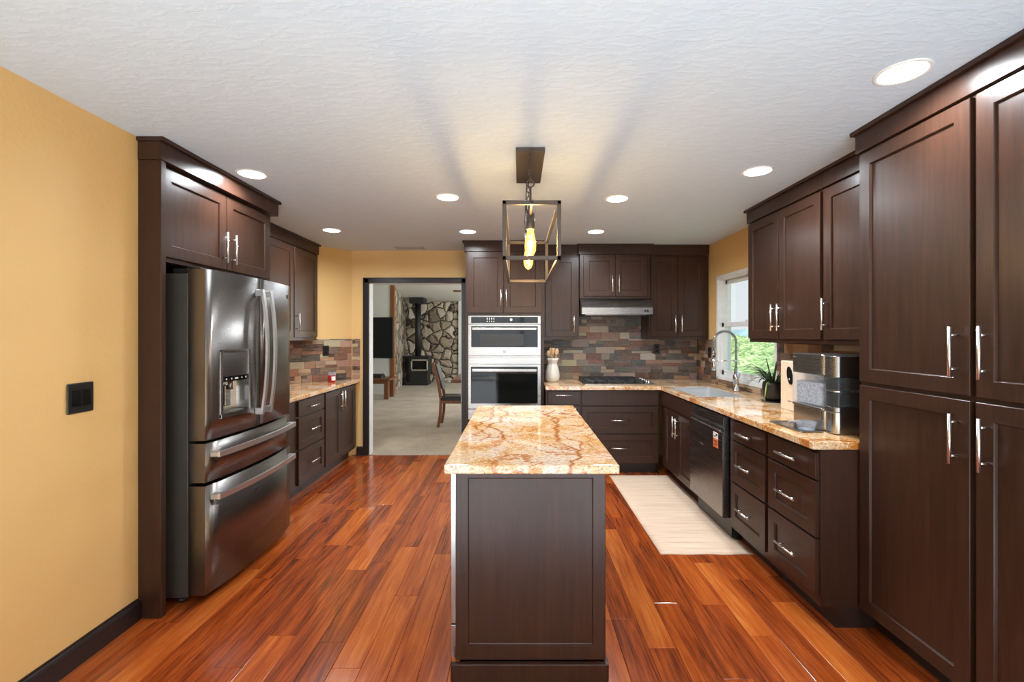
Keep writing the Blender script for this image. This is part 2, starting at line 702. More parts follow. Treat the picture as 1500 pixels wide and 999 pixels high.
def floor():
    bm = NB()
    lay = bm.loops.layers.color.new('tone')
    rnd = random.Random(3)
    w = 0.128
    x = -2.60
    while x < 2.2:
        y = REAR - rnd.random() * 1.2
        while y < WY:
            L = rnd.uniform(0.55, 1.5)
            y1 = min(y + L, WY)
            if y1 - y > 0.02:
                g = 0.0007
                b = 0.0016
                c = (rnd.random(), rnd.random(), rnd.random(), 1)
                z = 0.0
                lo = [(x + g, y + g, -0.012), (x + w - g, y + g, -0.012), (x + w - g, y1 - g, -0.012), (x + g, y1 - g, -0.012)]
                mid = [(p[0], p[1], z - 0.0008) for p in lo]
                top = [(x + g + b, y + g + b, z), (x + w - g - b, y + g + b, z), (x + w - g - b, y1 - g - b, z), (x + g + b, y1 - g - b, z)]
                n0 = len(bm.faces)
                rings(bm, [lo, mid, top], True, True)
                bm.faces.ensure_lookup_table()
                for f in bm.faces[n0:]:
                    for lp in f.loops:
                        lp[lay] = c
            y = y1
            if L == 0:
                break
        x += w
    o = struct('floor', bm, 'floor')
    bm = NB()
    box(bm, -2.7, 2.3, REAR - 0.1, WY, -0.06, -0.010)
    struct('floor_base', bm, 'black_trim')
    return o


floor()

# added pale floor sheet behind the camera, bouncing sun up to the ceiling
bm = NB()
box(bm, LX + 0.02, RX - 0.02, REAR + 0.02, 0.95, -0.008, 0.008)
struct('floor_bounce', bm, 'pale_bounce')

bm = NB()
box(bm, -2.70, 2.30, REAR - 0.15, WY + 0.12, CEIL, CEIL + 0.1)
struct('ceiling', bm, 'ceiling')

bm = NB()
box(bm, LX - 0.11, LX, REAR, 2.312, 0, CEIL)
struct('wall_left', bm, 'yellow')

bm = NB()
box(bm, AX - 0.12, AX, 2.20, 4.85, 0, CEIL)
struct('wall_left_recess', bm, 'yellow')

bm = NB()
prism(bm, [(AX, 4.83), (-1.99, WY), (-1.99, WY + 0.12), (AX - 0.12, WY + 0.12), (AX - 0.12, 4.83)], 0, CEIL)
struct('wall_corner', bm, 'yellow')

DX0, DX1, DZ = -1.785, -0.672, 2.064
bm = NB()
box(bm, -1.99, DX0, WY, WY + 0.12, 0, CEIL)
box(bm, DX0, DX1, WY, WY + 0.12, DZ, CEIL)
box(bm, DX1, RX + 0.14, WY, WY + 0.12, 0, CEIL)
struct('wall_back', bm, 'yellow')

# white jamb lining of the cased opening, dark casing on the kitchen side
bm = NB()
box(bm, DX0, DX0 + 0.012, WY + 0.012, WY + 0.12, 0, DZ)
box(bm, DX1 - 0.012, DX1, WY + 0.012, WY + 0.12, 0, DZ)
box(bm, DX0, DX1, WY + 0.012, WY + 0.12, DZ - 0.012, DZ)
struct('trim_jamb', bm, 'white_paint')
bm = NB()
for x0, x1, z0, z1 in ((DX0 - 0.062, DX0 + 0.004, 0, DZ + 0.058), (DX1 - 0.004, DX1 + 0.062, 0, DZ + 0.058), (DX0 - 0.062, DX1 + 0.062, DZ - 0.004, DZ + 0.058)):
    box(bm, x0, x1, WY - 0.018, WY + 0.014, z0, z1, 0.004)
for x0, x1, z0, z1 in ((DX0 - 0.062, DX0 - 0.044, 0, DZ + 0.058), (DX1 + 0.044, DX1 + 0.062, 0, DZ + 0.058), (DX0 - 0.062, DX1 + 0.062, DZ + 0.04, DZ + 0.058)):
    box(bm, x0, x1, WY - 0.026, WY, z0, z1, 0.003)
struct('trim_casing', bm, 'black_trim')

# window wall
WIN = (3.765, 4.885, 0.985, 2.055)
bm = NB()
box(bm, RX, RX + 0.14, REAR, WIN[0], 0, CEIL)
box(bm, RX, RX + 0.14, WIN[1], WY, 0, CEIL)
box(bm, RX, RX + 0.14, WIN[0], WIN[1], 0, WIN[2])
box(bm, RX, RX + 0.14, WIN[0], WIN[1], WIN[3], CEIL)
struct('wall_right', bm, 'yellow')

# wall behind the camera, with wide patio doors added to admit light
bm = NB()
box(bm, LX - 0.11, -1.6, REAR - 0.12, REAR, 0, CEIL)
box(bm, 1.8, RX + 0.14, REAR - 0.12, REAR, 0, CEIL)
box(bm, -1.6, 1.8, REAR - 0.12, REAR, 2.15, CEIL)
struct('wall_front', bm, 'yellow')
pd = thing('door_1', 'added white framed glass patio doors, unseen behind the camera', 'door', (0.1, REAR - 0.06, 0))
pd['kind'] = 'structure'
bm = NB()
for x in (-1.58, 0.05, 0.11, 1.72):
    box(bm, x, x + 0.07, REAR - 0.09, REAR - 0.03, 0, 2.15, 0.003)
box(bm, -1.6, 1.8, REAR - 0.09, REAR - 0.03, 0, 0.08, 0.003)
box(bm, -1.6, 1.8, REAR - 0.09, REAR - 0.03, 2.07, 2.15, 0.003)
obj('door_frame', bm, 'white_vinyl', pd)

# window over the sink
w1 = thing('window_1', 'white single-hung window above the sink looking onto green hills', 'window', (RX + 0.07, 4.32, WIN[2]))
w1['kind'] = 'structure'
bm = NB()
y0, y1, z0, z1 = WIN
for a, b, c, d in ((y0, y0 + 0.035, z0, z1), (y1 - 0.035, y1, z0, z1), (y0, y1, z0, z0 + 0.035), (y0, y1, z1 - 0.035, z1)):
    box(bm, RX + 0.0, RX + 0.13, a, b, c, d, 0.002)
# slim casing proud of the wall
for a, b, c, d in ((y0 - 0.012, y0 + 0.02, z0 - 0.012, z1 + 0.012), (y1 - 0.02, y1 + 0.012, z0 - 0.012, z1 + 0.012), (y0, y1, z0 - 0.012, z0 + 0.02), (y0, y1, z1 - 0.02, z1 + 0.012)):
    box(bm, RX - 0.010, RX + 0.01, a, b, c, d, 0.002)
obj('window_frame', bm, 'white_vinyl', w1)
zm = 1.545
bm = NB()
for a, b, c, d in ((y0 + 0.035, y0 + 0.085, z0 + 0.035, zm + 0.025), (y1 - 0.085, y1 - 0.035, z0 + 0.035, zm + 0.025), (y0 + 0.035, y1 - 0.035, z0 + 0.035, z0 + 0.085), (y0 + 0.035, y1 - 0.035, zm - 0.022, zm + 0.025)):
    box(bm, RX + 0.03, RX + 0.065, a, b, c, d, 0.003)
sash = obj('lower_sash', bm, 'white_vinyl', w1)
bm = NB()
box(bm, RX + 0.046, RX + 0.05, y0 + 0.08, y1 - 0.08, z0 + 0.08, zm - 0.02)
obj('pane', bm, 'pane', sash)
bm = NB()
for a, b, c, d in ((y0 + 0.035, y0 + 0.08, zm - 0.02, z1 - 0.035), (y1 - 0.08, y1 - 0.035, zm - 0.02, z1 - 0.035), (y0 + 0.035, y1 - 0.035, zm - 0.02, zm + 0.02), (y0 + 0.035, y1 - 0.035, z1 - 0.08, z1 - 0.035)):
    box(bm, RX + 0.07, RX + 0.105, a, b, c, d, 0.003)
sash = obj('upper_sash', bm, 'white_vinyl', w1)
bm = NB()
box(bm, RX + 0.086, RX + 0.09, y0 + 0.075, y1 - 0.075, zm + 0.015, z1 - 0.075)
obj('pane', bm, 'pane', sash)
bm = NB()
box(bm, RX + 0.03, RX + 0.06, 4.30, 4.36, zm + 0.025, zm + 0.04, 0.004)
obj('sash_lock', bm, 'white_vinyl', w1)

# baseboards
BBP = lambda d: [(0, 0), (d, 0), (d, 0.085), (d * 0.75, 0.094), (d * 0.4, 0.098), (d * 0.35, 0.107), (0, 0.107)]
bm = NB()
extrude_profile(bm, [(LX + p, q) for p, q in BBP(0.018)], 'y', REAR, 2.306)
struct('baseboard_left', bm, 'black_trim')
bm = NB()
extrude_profile(bm, [(WY - p, q) for p, q in BBP(0.016)], 'x', -1.925, DX0 - 0.064)
struct('baseboard_back', bm, 'black_trim')

# land outside the window
bm = NB()
N1 = 60
rnd = random.Random(11)
grid = []
for i in range(N1 + 1):
    row = []
    for j in range(N1 + 1):
        x = 4 + 76 * (i / N1) ** 1.4
        y = -20 + 150 * j / N1
        h = -3.2 + 4.2 * (i / N1) ** 0.8 + 0.55 * math.sin(0.31 * y + 0.2 * x) + 0.4 * math.sin(0.77 * y - 0.5 * x) + rnd.uniform(-0.25, 0.25) * (1 + i / 20)
        row.append(bm.verts.new((x, y, h)))
    grid.append(row)
for i in range(N1):
    for j in range(N1):
        f = bm.faces.new((grid[i][j], grid[i + 1][j], grid[i + 1][j + 1], grid[i][j + 1]))
        f.smooth = True
struct('hill', bm, 'hill')
bm = NB()
pa = []
for j in range(81):
    y = -50 + 420 * j / 80
    h = 4.2 + 1.3 * math.sin(0.045 * y) + 0.8 * math.sin(0.13 * y + 1) + 0.4 * math.sin(0.31 * y)
    pa.append([bm.verts.new((150, y, -5)), bm.verts.new((165, y, h)), bm.verts.new((240, y, -5))])
for a, b in zip(pa[:-1], pa[1:]):
    for k in range(2):
        f = bm.faces.new((a[k], b[k], b[k + 1], a[k + 1]))
        f.smooth = True
struct('hill_far', bm, 'ridge')

# ------------------------------------------------------------------ living room shell
LRC = lambda y: CEIL + 0.066 * (13.8 - y)
bm = NB()
box(bm, -6.0, 2.3, WY, 14.2, -0.05, 0.006)
struct('floor_carpet', bm, 'carpet')
bm = NB()
rings(bm, [[(-6.0, 5.56, LRC(5.56)), (2.4, 5.56, LRC(5.56)), (2.4, 14.2, LRC(14.2)), (-6.0, 14.2, LRC(14.2))],
           [(-6.0, 5.56, LRC(5.56) + 0.1), (2.4, 5.56, LRC(5.56) + 0.1), (2.4, 14.2, LRC(14.2) + 0.1), (-6.0, 14.2, LRC(14.2) + 0.1)]])
struct('ceiling_living_room', bm, 'white_wall')
bm = NB()
box(bm, -6.0, -3.08, 11.0, 11.12, 0, 3.0)
struct('wall_living_side', bm, 'white_wall')
bm = NB()
box(bm, -6.12, -6.0, 5.5, 11.12, 0, 3.2)
struct('wall_living_left', bm, 'white_wall')
bm = NB()
box(bm, -6.0, -1.99, 5.56, 5.60, 0, 3.2)
box(bm, -1.99, 2.4, 5.56, 5.60, DZ + 0.4, 3.2)
struct('wall_living_front', bm, 'white_wall')
bm = NB()
box(bm, -3.09, -2.99, 10.98, 11.10, 0, 2.9, 0.004)
struct('trim_post', bm, 'post_wood')
bm = NB()
prism(bm, [(-3.03, 11.10), (-3.42, 13.9), (-3.6, 13.9), (-3.2, 11.10)], 0, 2.75)
struct('wall_stone_left', bm, 'rock')
bm = NB()
box(bm, -3.6, -1.80, 13.8, 13.95, 0, 2.44)
struct('wall_stone_back', bm, 'rock')
bm = NB()
box(bm, -1.80, 2.4, 13.72, 13.9, 0, 2.6)
struct('wall_living_back', bm, 'white_wall')
bm = NB()
box(bm, 2.3, 2.42, 5.5, 13.9, 0, 0.5)
box(bm, 2.3, 2.42, 5.5, 13.9, 2.3, 3.2)
box(bm, 2.3, 2.42, 11.6, 13.9, 0.5, 2.3)
struct('wall_living_right', bm, 'white_wall')

# ------------------------------------------------------------------ slate backsplash
SLATE = [S(112, 104, 96), S(128, 120, 112), S(104, 108, 104), S(92, 98, 98), S(146, 122, 106), S(166, 138, 112), S(136, 98, 84), S(122, 82, 66),
         S(150, 140, 130), S(96, 88, 88), S(134, 118, 118), S(160, 146, 128), S(112, 92, 76)]
SLATE_WARM = [S(160, 128, 100), S(146, 106, 78), S(176, 148, 122), S(112, 78, 56), S(92, 84, 80), S(130, 92, 66), S(148, 128, 108), S(124, 106, 96), S(168, 136, 118)]


def tiles(bm, w, h, place, seed, pal, z0=0.0, clip=None):
    """ledger slate tiles: place(u, depth, z) -> world point"""
    rnd = random.Random(seed)
    lay = bm.loops.layers.color.get('tone') or bm.loops.layers.color.new('tone')

    def tile(u0, u1, a, b):
        if u1 - u0 < 0.012 or b - a < 0.008:
            return
        if clip and not clip((u0 + u1) / 2, (a + b) / 2):
            return
        t = rnd.uniform(0.006, 0.011)
        c = list(rnd.choice(pal))
        k = rnd.uniform(1.8, 2.8)
        gr = (c[0] + c[1] + c[2]) / 3
        c = [gr + (v - gr) * 0.62 for v in c[:3]]
        c = (min(c[0] * k, 0.75), min(c[1] * k, 0.72), min(c[2] * k, 0.70), 1)
        g, e = 0.0011, 0.0015
        lo = [place(u0 + g, 0, a + g), place(u1 - g, 0, a + g), place(u1 - g, 0, b - g), place(u0 + g, 0, b - g)]
        hi = [place(u0 + g, t - e, a + g), place(u1 - g, t - e, a + g), place(u1 - g, t - e, b - g), place(u0 + g, t - e, b - g)]
        tp = [place(u0 + g + e, t, a + g + e), place(u1 - g - e, t, a + g + e), place(u1 - g - e, t, b - g - e), place(u0 + g + e, t, b - g - e)]
        n0 = len(bm.faces)
        rings(bm, [lo, hi, tp], False, True)
        bm.faces.ensure_lookup_table()
        for f in bm.faces[n0:]:
            for lp in f.loops:
                lp[lay] = c

    z = z0
    while z < z0 + h - 0.004:
        rh = min(0.0765, z0 + h - z)
        u = -rnd.random() * 0.1
        while u < w:
            r = rnd.random()
            tw = rnd.uniform(0.10, 0.24)
            u0, u1 = max(u, 0), min(u + tw, w)
            if r < 0.55:
                tile(u0, u1, z, z + rh)
            else:
                s = rnd.choice((0.5, 0.5, 0.38))
                m1 = rnd.uniform(0.35, 0.65)
                tile(u0, u1, z, z + rh * s)
                if rnd.random() < 0.5:
                    tile(u0, u1, z + rh * s, z + rh)
                else:
                    um = u0 + (u1 - u0) * m1
                    tile(u0, um, z + rh * s, z + rh)
                    tile(um, u1, z + rh * s, z + rh)
            u += tw
        z += rh


SZ0, SZ1 = 0.914, 1.392


def splash(name, runs, label):
    """runs: (width, height, z0, place, seed, palette, p0, p1) with the grout bed as a thin board"""
    bm = NB()
    for w, h, zz, place, seed, pal in runs:
        tiles(bm, w, h, place, seed, pal, zz)
    o = struct(name, bm, 'slate')
    bm = NB()
    for w, h, zz, place, seed, pal in runs:
        q = [place(0, -0.001, zz), place(w, -0.001, zz), place(w, -0.001, zz + h), place(0, -0.001, zz + h)]
        q2 = [place(0, 0.003, zz), place(w, 0.003, zz), place(w, 0.003, zz + h), place(0, 0.003, zz + h)]
        rings(bm, [q, q2])
    obj('grout', bm, 'grout', o)
    o['label'] = label
    return o


TW = 0.002
splash('wall_back_slate', [
    (1.855, SZ1 - SZ0, SZ0, lambda u, d, z: (0.275 + u, WY - TW - d, z), 21, SLATE),
    (0.80, 0.47, SZ1, lambda u, d, z: (0.68 + u, WY - TW - d, z), 22, SLATE)], 'slate tile splash behind the cooktop')
splash('wall_right_slate', [
    (0.53, SZ1 - SZ0, SZ0, lambda u, d, z: (RX - TW - d, 4.900 + u, z), 23, SLATE_WARM),
    (1.14, 0.055, SZ0, lambda u, d, z: (RX - TW - d, 3.755 + u, z), 24, SLATE_WARM),
    (1.50, SZ1 - SZ0, SZ0, lambda u, d, z: (RX - TW - d, 2.25 + u, z), 25, SLATE_WARM)], 'slate tile splash beside the window')
ang = Vector((-1.99 - AX, WY - 4.83, 0)).normalized()
nrm = Vector((ang.y, -ang.x, 0))
CL = Vector((-1.99 - AX, WY - 4.83, 0)).length
splash('wall_corner_slate', [
    (CL - 0.012, SZ1 - SZ0, SZ0, lambda u, d, z: tuple(Vector((AX, 4.83, z)) + ang * (u + 0.008) + nrm * (d + TW)), 26, SLATE_WARM),
    (0.092, SZ1 - SZ0, SZ0, lambda u, d, z: (-1.978 + u, WY - TW - d, z), 27, SLATE_WARM),
    (1.36, SZ1 - SZ0, SZ0, lambda u, d, z: (AX + TW + d, 3.46 + u, z), 28, SLATE_WARM)], 'slate tile splash in the left corner')

# ------------------------------------------------------------------ cabinets


def rect_loop(x0, x1, z0, z1, i, y):
    return [(x0 + i, y, z0 + i), (x1 - i, y, z0 + i), (x1 - i, y, z1 - i), (x0 + i, y, z1 - i)]


def shaker(x0, x1, z0, z1, t=0.02, s=0.062, rec=0.010, slab=False):
    bm = NB()
    L = [rect_loop(x0, x1, z0, z1, 0, -0.0005), rect_loop(x0, x1, z0, z1, 0, -t + 0.002), rect_loop(x0, x1, z0, z1, 0.002, -t)]
    if not slab:
        L += [rect_loop(x0, x1, z0, z1, s, -t), rect_loop(x0, x1, z0, z1, s + 0.003, -t + 0.003), rect_loop(x0, x1, z0, z1, s + 0.005, -t + rec)]
    rings(bm, L)
    return bm


def pull(cx, cz, y, vertical=True, L=0.19, r=0.0065, so=0.034):
    """bar pull standing off a front at depth y (front faces -y)"""
    bm = NB()
    a = L / 2
    c = a - 0.031
    if vertical:
        tube(bm, [(cx, y - so, cz - a), (cx, y - so, cz + a)], r, 10)
        for s in (-c, c):
            tube(bm, [(cx, y + 0.001, cz + s), (cx, y - so, cz + s)], r * 0.72, 8)
    else:
        tube(bm, [(cx - a, y - so, cz), (cx + a, y - so, cz)], r, 10)
        for s in (-c, c):
            tube(bm, [(cx + s, y + 0.001, cz), (cx + s, y - so, cz)], r * 0.72, 8)
    return bm


def cabinet(name, label, loc, rz, w, d, z0, z1, fronts, toe=False, crown=None, poly=None, group=None, cuts=None, mat='espresso'):
    """local frame: x along the width, front face at y=0 facing -y. fronts: (kind, x0, x1, z0, z1, handle)"""
    t = thing(name, label, 'cabinet', loc, rz, group)
    zb = z0 + (0.105 if toe else 0)
    bm = NB()
    P = poly or [(0, 0), (w, 0), (w, d), (0, d)]
    if cuts:
        for c in cuts:
            box(bm, *c)
    else:
        prism(bm, P, zb, z1)
    obj('body', bm, mat, t, world=False)
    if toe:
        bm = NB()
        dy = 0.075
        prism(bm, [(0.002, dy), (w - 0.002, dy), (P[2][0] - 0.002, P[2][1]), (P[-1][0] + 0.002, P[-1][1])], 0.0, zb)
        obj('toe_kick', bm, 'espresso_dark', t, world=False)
    if crown:
        r0, r1 = crown
        bm = NB()
        ct = CEIL - 0.001
        for dx, dz0, dz1 in ((0.018, -0.112, -0.020), (0.034, -0.020, 0)):
            xs0 = -dx if r0 else 0
            xs1 = w + dx if r1 else w
            if poly:
                prism(bm, [(xs0, -dx), (xs1, -dx), (P[2][0], P[2][1]), (P[-1][0], P[-1][1])], ct + dz0, ct + dz1)
            else:
                box(bm, xs0, xs1, -dx, d, ct + dz0, ct + dz1, 0.0015)
        obj('crown_molding', bm, mat, t, world=False)
    for fr in fronts:
        kind, x0, x1, a, b, h = fr
        slab = kind in ('slab', 'false_front')
        nm = {'door': 'door', 'drawer': 'drawer', 'slab': 'drawer', 'false_front': 'false_front', 'panel': 'panel'}[kind]
        s = 0.062 if min(x1 - x0, b - a) > 0.24 else 0.045
        f = obj(nm, shaker(x0, x1, a, b, slab=slab, s=s), mat, t, world=False)
        if h:
            if h[0] == 'v':
                obj('handle', pull(h[1], h[2], -0.02, True), 'nickel', f, world=False)
            else:
                obj('handle', pull((x0 + x1) / 2, h[1], -0.02, False, h[2] if len(h) > 2 else 0.16), 'nickel', f, world=False)
    return t


def vpull(x, zc):
    return ('v', x, zc)


# pantry, right foreground
PX = 1.685
cabinet('pantry_cabinet', 'tall dark wood pantry with four doors reaching the ceiling at right foreground', (PX, 2.235, 0), -PI / 2, 1.16, RX - PX - 0.005, 0, CEIL - 0.10, [
    ('door', 0.012, 0.556, 1.216, 2.318, vpull(0.512, 1.378)),
    ('door', 0.578, 1.140, 1.216, 2.318, vpull(0.622, 1.378)),
    ('door', 0.012, 0.556, 0.112, 1.198, vpull(0.512, 1.050)),
    ('door', 0.578, 1.140, 0.112, 1.198, vpull(0.622, 1.050))], toe=True, crown=(True, False))

# wall cabinets on the right wall
cabinet('wall_cabinet', 'dark wood wall cabinet with two doors mounted between the window and the single-door cabinet', (1.86, 3.655, 0), -PI / 2, 0.895, RX - 1.86 - 0.003, 1.385, CEIL - 0.10, [
    ('door', 0.012, 0.432, 1.415, 2.318, vpull(0.398, 1.565)),
    ('door', 0.440, 0.878, 1.415, 2.318, vpull(0.474, 1.565))], crown=(True, False))
cabinet('wall_cabinet', 'single-door dark wood wall cabinet squeezed against the pantry above the ice maker', (1.86, 2.758, 0), -PI / 2, 0.505, RX - 1.86 - 0.003, 1.385, CEIL - 0.10, [
    ('door', 0.014, 0.49, 1.415, 2.318, vpull(0.048, 1.565))], crown=(False, False))

# wall cabinets on the back wall
cabinet('wall_cabinet', 'single-door dark wood wall cabinet between oven tower and range hood', (0.285, 5.10, 0), 0, 0.395, WY - 5.10 - 0.003, 1.39, CEIL - 0.10, [
    ('door', 0.022, 0.372, 1.425, 2.31, vpull(0.335, 1.565))], crown=(False, False))
cabinet('wall_cabinet', 'short two-door dark wood cabinet directly above the range hood', (0.684, 5.04, 0), 0, 0.776, WY - 5.04 - 0.003, 1.842, CEIL - 0.10, [
    ('door', 0.038, 0.384, 1.868, 2.318, vpull(0.352, 2.005)),
    ('door', 0.390, 0.738, 1.868, 2.318, vpull(0.424, 2.005))], crown=(True, True))
cabinet('wall_cabinet', 'two-door dark wood wall cabinet in the right back corner beside the range hood', (1.464, 5.10, 0), 0, 0.664, WY - 5.10 - 0.003, 1.39, CEIL - 0.10, [
    ('door', 0.016, 0.316, 1.425, 2.31, vpull(0.284, 1.565)),
    ('door', 0.322, 0.622, 1.425, 2.31, vpull(0.354, 1.565))], crown=(False, False))

# oven tower
TX0, TX1, TY = -0.560, 0.277, 4.87
tw = TX1 - TX0
cabinet('oven_cabinet', 'tall dark wood oven tower beside the doorway with two doors over the ovens', (TX0, TY, 0), 0, tw, WY - TY - 0.003, 0, CEIL - 0.10, [
    ('door', 0.022, 0.404, 1.675, 2.325, vpull(0.378, 1.83)),
    ('door', 0.410, tw - 0.028, 1.675, 2.325, vpull(0.436, 1.83)),
    ('drawer', 0.022, tw - 0.028, 0.12, 0.50, ('h', 0.31))], toe=False, crown=(True, False),
    cuts=[(0, 0.024, 0, 0.565, 0.0, CEIL - 0.10), (tw - 0.030, tw, 0, 0.565, 0.0, CEIL - 0.10), (0.024, tw - 0.030, 0, 0.565, 1.648, CEIL - 0.10), (0.024, tw - 0.030, 0, 0.565, 0.0, 0.53), (0.024, tw - 0.030, 0.55, 0.565, 0.53, 1.648)])

# base cabinets on the back wall
BY = 4.70
cabinet('base_cabinet', 'narrow dark wood base cabinet tucked between the oven tower and cooktop drawers', (0.287, BY, 0), 0, 0.358, WY - BY - 0.003, 0, 0.876, [
    ('slab', 0.02, 0.348, 0.725, 0.860, ('h', 0.822, 0.17)), ('door', 0.02, 0.348, 0.12, 0.712, vpull(0.30, 0.60))], toe=True)
cabinet('base_cabinet', 'wide dark wood drawer base cabinet below the gas cooktop', (0.647, BY, 0), 0, 0.80, WY - BY - 0.003, 0, 0.876, [
    ('false_front', 0.008, 0.792, 0.715, 0.866, None), ('drawer', 0.008, 0.792, 0.425, 0.705, ('h', 0.565, 0.19)), ('drawer', 0.008, 0.792, 0.125, 0.415, ('h', 0.280, 0.19))], toe=True)

# base cabinets on the right run
RXF = 1.487
rd = RX - RXF - 0.014
sb = thing('sink_cabinet', 'dark wood sink base cabinet with two doors left of the dishwasher', 'cabinet', (RXF, 4.695, 0), -PI / 2)
bm = NB()
box(bm, 0, 0.885, 0, 0.02, 0.105, 0.876)
box(bm, 0.865, 0.885, 0.02, rd, 0.105, 0.876)
box(bm, 0.0, 0.02, 0.02, rd, 0.105, 0.876)
box(bm, 0.02, 0.865, 0.02, rd, 0.105, 0.125)
obj('body', bm, 'espresso', sb, world=False)
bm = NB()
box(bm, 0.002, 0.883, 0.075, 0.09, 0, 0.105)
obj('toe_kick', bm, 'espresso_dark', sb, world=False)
obj('false_front', shaker(0.03, 0.872, 0.725, 0.862, slab=True), 'espresso', sb, world=False)
for x0, x1, hx in ((0.13, 0.497, 0.462), (0.505, 0.872, 0.540)):
    f = obj('door', shaker(x0, x1, 0.125, 0.712), 'espresso', sb, world=False)
    obj('handle', pull(hx, 0.585, -0.02, True), 'nickel', f, world=False)

cabinet('base_cabinet', 'dark wood three-drawer base cabinet right next to the dishwasher', (RXF, 3.175, 0), -PI / 2, 0.484, rd, 0, 0.876, [
    ('slab', 0.03, 0.468, 0.728, 0.858, ('h', 0.79, 0.17)), ('drawer', 0.03, 0.468, 0.442, 0.716, ('h', 0.58, 0.17)), ('drawer', 0.03, 0.468, 0.150, 0.430, ('h', 0.29, 0.17))], toe=True)
cabinet('base_cabinet', 'dark wood three-drawer base cabinet beside the pantry at the counter end', (RXF, 2.690, 0), -PI / 2, 0.450, rd, 0, 0.876, [
    ('slab', 0.016, 0.442, 0.728, 0.858, ('h', 0.79, 0.17)), ('drawer', 0.016, 0.442, 0.442, 0.716, ('h', 0.58, 0.17)), ('drawer', 0.016, 0.442, 0.150, 0.430, ('h', 0.29, 0.17))], toe=True)

# left run
LF = -1.93
ld = LF - AX - 0.012
cabinet('base_cabinet', 'dark wood three-drawer base cabinet beside the refrigerator', (LF, 3.425, 0), PI / 2, 1.078, ld, 0, 0.876, [
    ('slab', 0.54, 1.064, 0.725, 0.860, ('h', 0.79, 0.17)), ('drawer', 0.54, 1.064, 0.432, 0.712, ('h', 0.58, 0.17)), ('drawer', 0.54, 1.064, 0.125, 0.422, ('h', 0.28, 0.17))], toe=True)
cabinet('base_cabinet', 'dark wood two-door base cabinet against the corner by the doorway', (LF, 4.505, 0), PI / 2, 0.872, ld, 0, 0.876, [
    ('door', 0.014, 0.400, 0.125, 0.860, vpull(0.366, 0.74)),
    ('door', 0.406, 0.852, 0.125, 0.860, vpull(0.446, 0.74))], toe=True, poly=[(0, 0), (0.872, 0), (0.840, 0.045), (0.305, ld), (0, ld)][:2] + [(0.31, ld), (0, ld)])
cabinet('wall_cabinet', 'dark wood wall cabinet between the refrigerator cabinet and the yellow corner wall', (-2.24, 3.425, 0), PI / 2, 1.635, -2.24 - AX - 0.012, 1.385, CEIL - 0.10, [
    ('door', 0.03, 0.54, 1.415, 2.318, vpull(0.075, 1.565)),
    ('door', 0.556, 1.080, 1.415, 2.318, vpull(0.60, 1.565)),
    ('door', 1.098, 1.615, 1.415, 2.318, vpull(1.136, 1.565))], crown=(False, True), poly=[(0, 0), (1.635, 0), (1.39, -2.24 - AX - 0.012), (0, -2.24 - AX - 0.012)])

# refrigerator surround: two tall panels and the cabinet above, one unit
fc = thing('refrigerator_cabinet', 'dark wood surround with tall side panels and two doors above the refrigerator', 'cabinet', (-1.86, 2.314, 0), PI / 2)
fd = -1.86 - AX - 0.012
FW = 1.10
bm = NB()
box(bm, 0.0, 0.034, -0.045, fd, 0, CEIL - 0.10, 0.002)
obj('side_panel', bm, 'espresso', fc, world=False)
bm = NB()
box(bm, FW - 0.028, FW, 0.0, fd, 0, CEIL - 0.10, 0.002)
obj('side_panel', bm, 'espresso', fc, world=False)
bm = NB()
box(bm, 0.034, FW - 0.028, 0, fd, 1.828, CEIL - 0.10)
obj('body', bm, 'espresso', fc, world=False)
bm = NB()
for dx, dz0, dz1 in ((0.018, -0.112, -0.020), (0.034, -0.020, 0)):
    box(bm, -dx * 0.6, FW + dx, -0.035 - dx, 0.066, CEIL - 0.001 + dz0, CEIL - 0.001 + dz1, 0.0015)
    box(bm, 0.002, FW + dx, 0.066, fd, CEIL - 0.001 + dz0, CEIL - 0.001 + dz1)
obj('crown_molding', bm, 'espresso', fc, world=False)
for x0, x1, hx in ((0.044, 0.560, 0.520), (0.568, 1.066, 0.608)):
    f = obj('door', shaker(x0, x1, 1.852, 2.318), 'espresso', fc, world=False)
    obj('handle', pull(hx, 1.985, -0.02, True), 'nickel', f, world=False)

# ------------------------------------------------------------------ countertops


def slab_from_cells(name, xs, ys, keep, z0, z1, mat):
    bm = NB()
    V = {}

    def vv(i, j, k):
        if (i, j, k) not in V:
            V[(i, j, k)] = bm.verts.new((xs[i], ys[j], z1 if k else z0))
        return V[(i, j, k)]
    nx, ny = len(xs) - 1, len(ys) - 1
    K = [[keep((xs[i] + xs[i + 1]) / 2, (ys[j] + ys[j + 1]) / 2) for j in range(ny)] for i in range(nx)]

    def has(i, j):
        return 0 <= i < nx and 0 <= j < ny and K[i][j]
    for i in range(nx):
        for j in range(ny):
            if not K[i][j]:
                continue
            bm.faces.new((vv(i, j, 1), vv(i + 1, j, 1), vv(i + 1, j + 1, 1), vv(i, j + 1, 1)))
            bm.faces.new((vv(i, j, 0), vv(i, j + 1, 0), vv(i + 1, j + 1, 0), vv(i + 1, j, 0)))
            for (di, dj, a, b) in ((-1, 0, (i, j), (i, j + 1)), (1, 0, (i + 1, j), (i + 1, j + 1)), (0, -1, (i, j), (i + 1, j)), (0, 1, (i, j + 1), (i + 1, j + 1))):
                if not has(i + di, j + dj):
                    bm.faces.new((vv(*a, 0), vv(*b, 0), vv(*b, 1), vv(*a, 1)))
    o = obj(name, bm, mat)
    b = o.modifiers.new('ease', 'BEVEL')
    b.width = 0.004
    b.segments = 2
    b.limit_method = 'ANGLE'
    return o


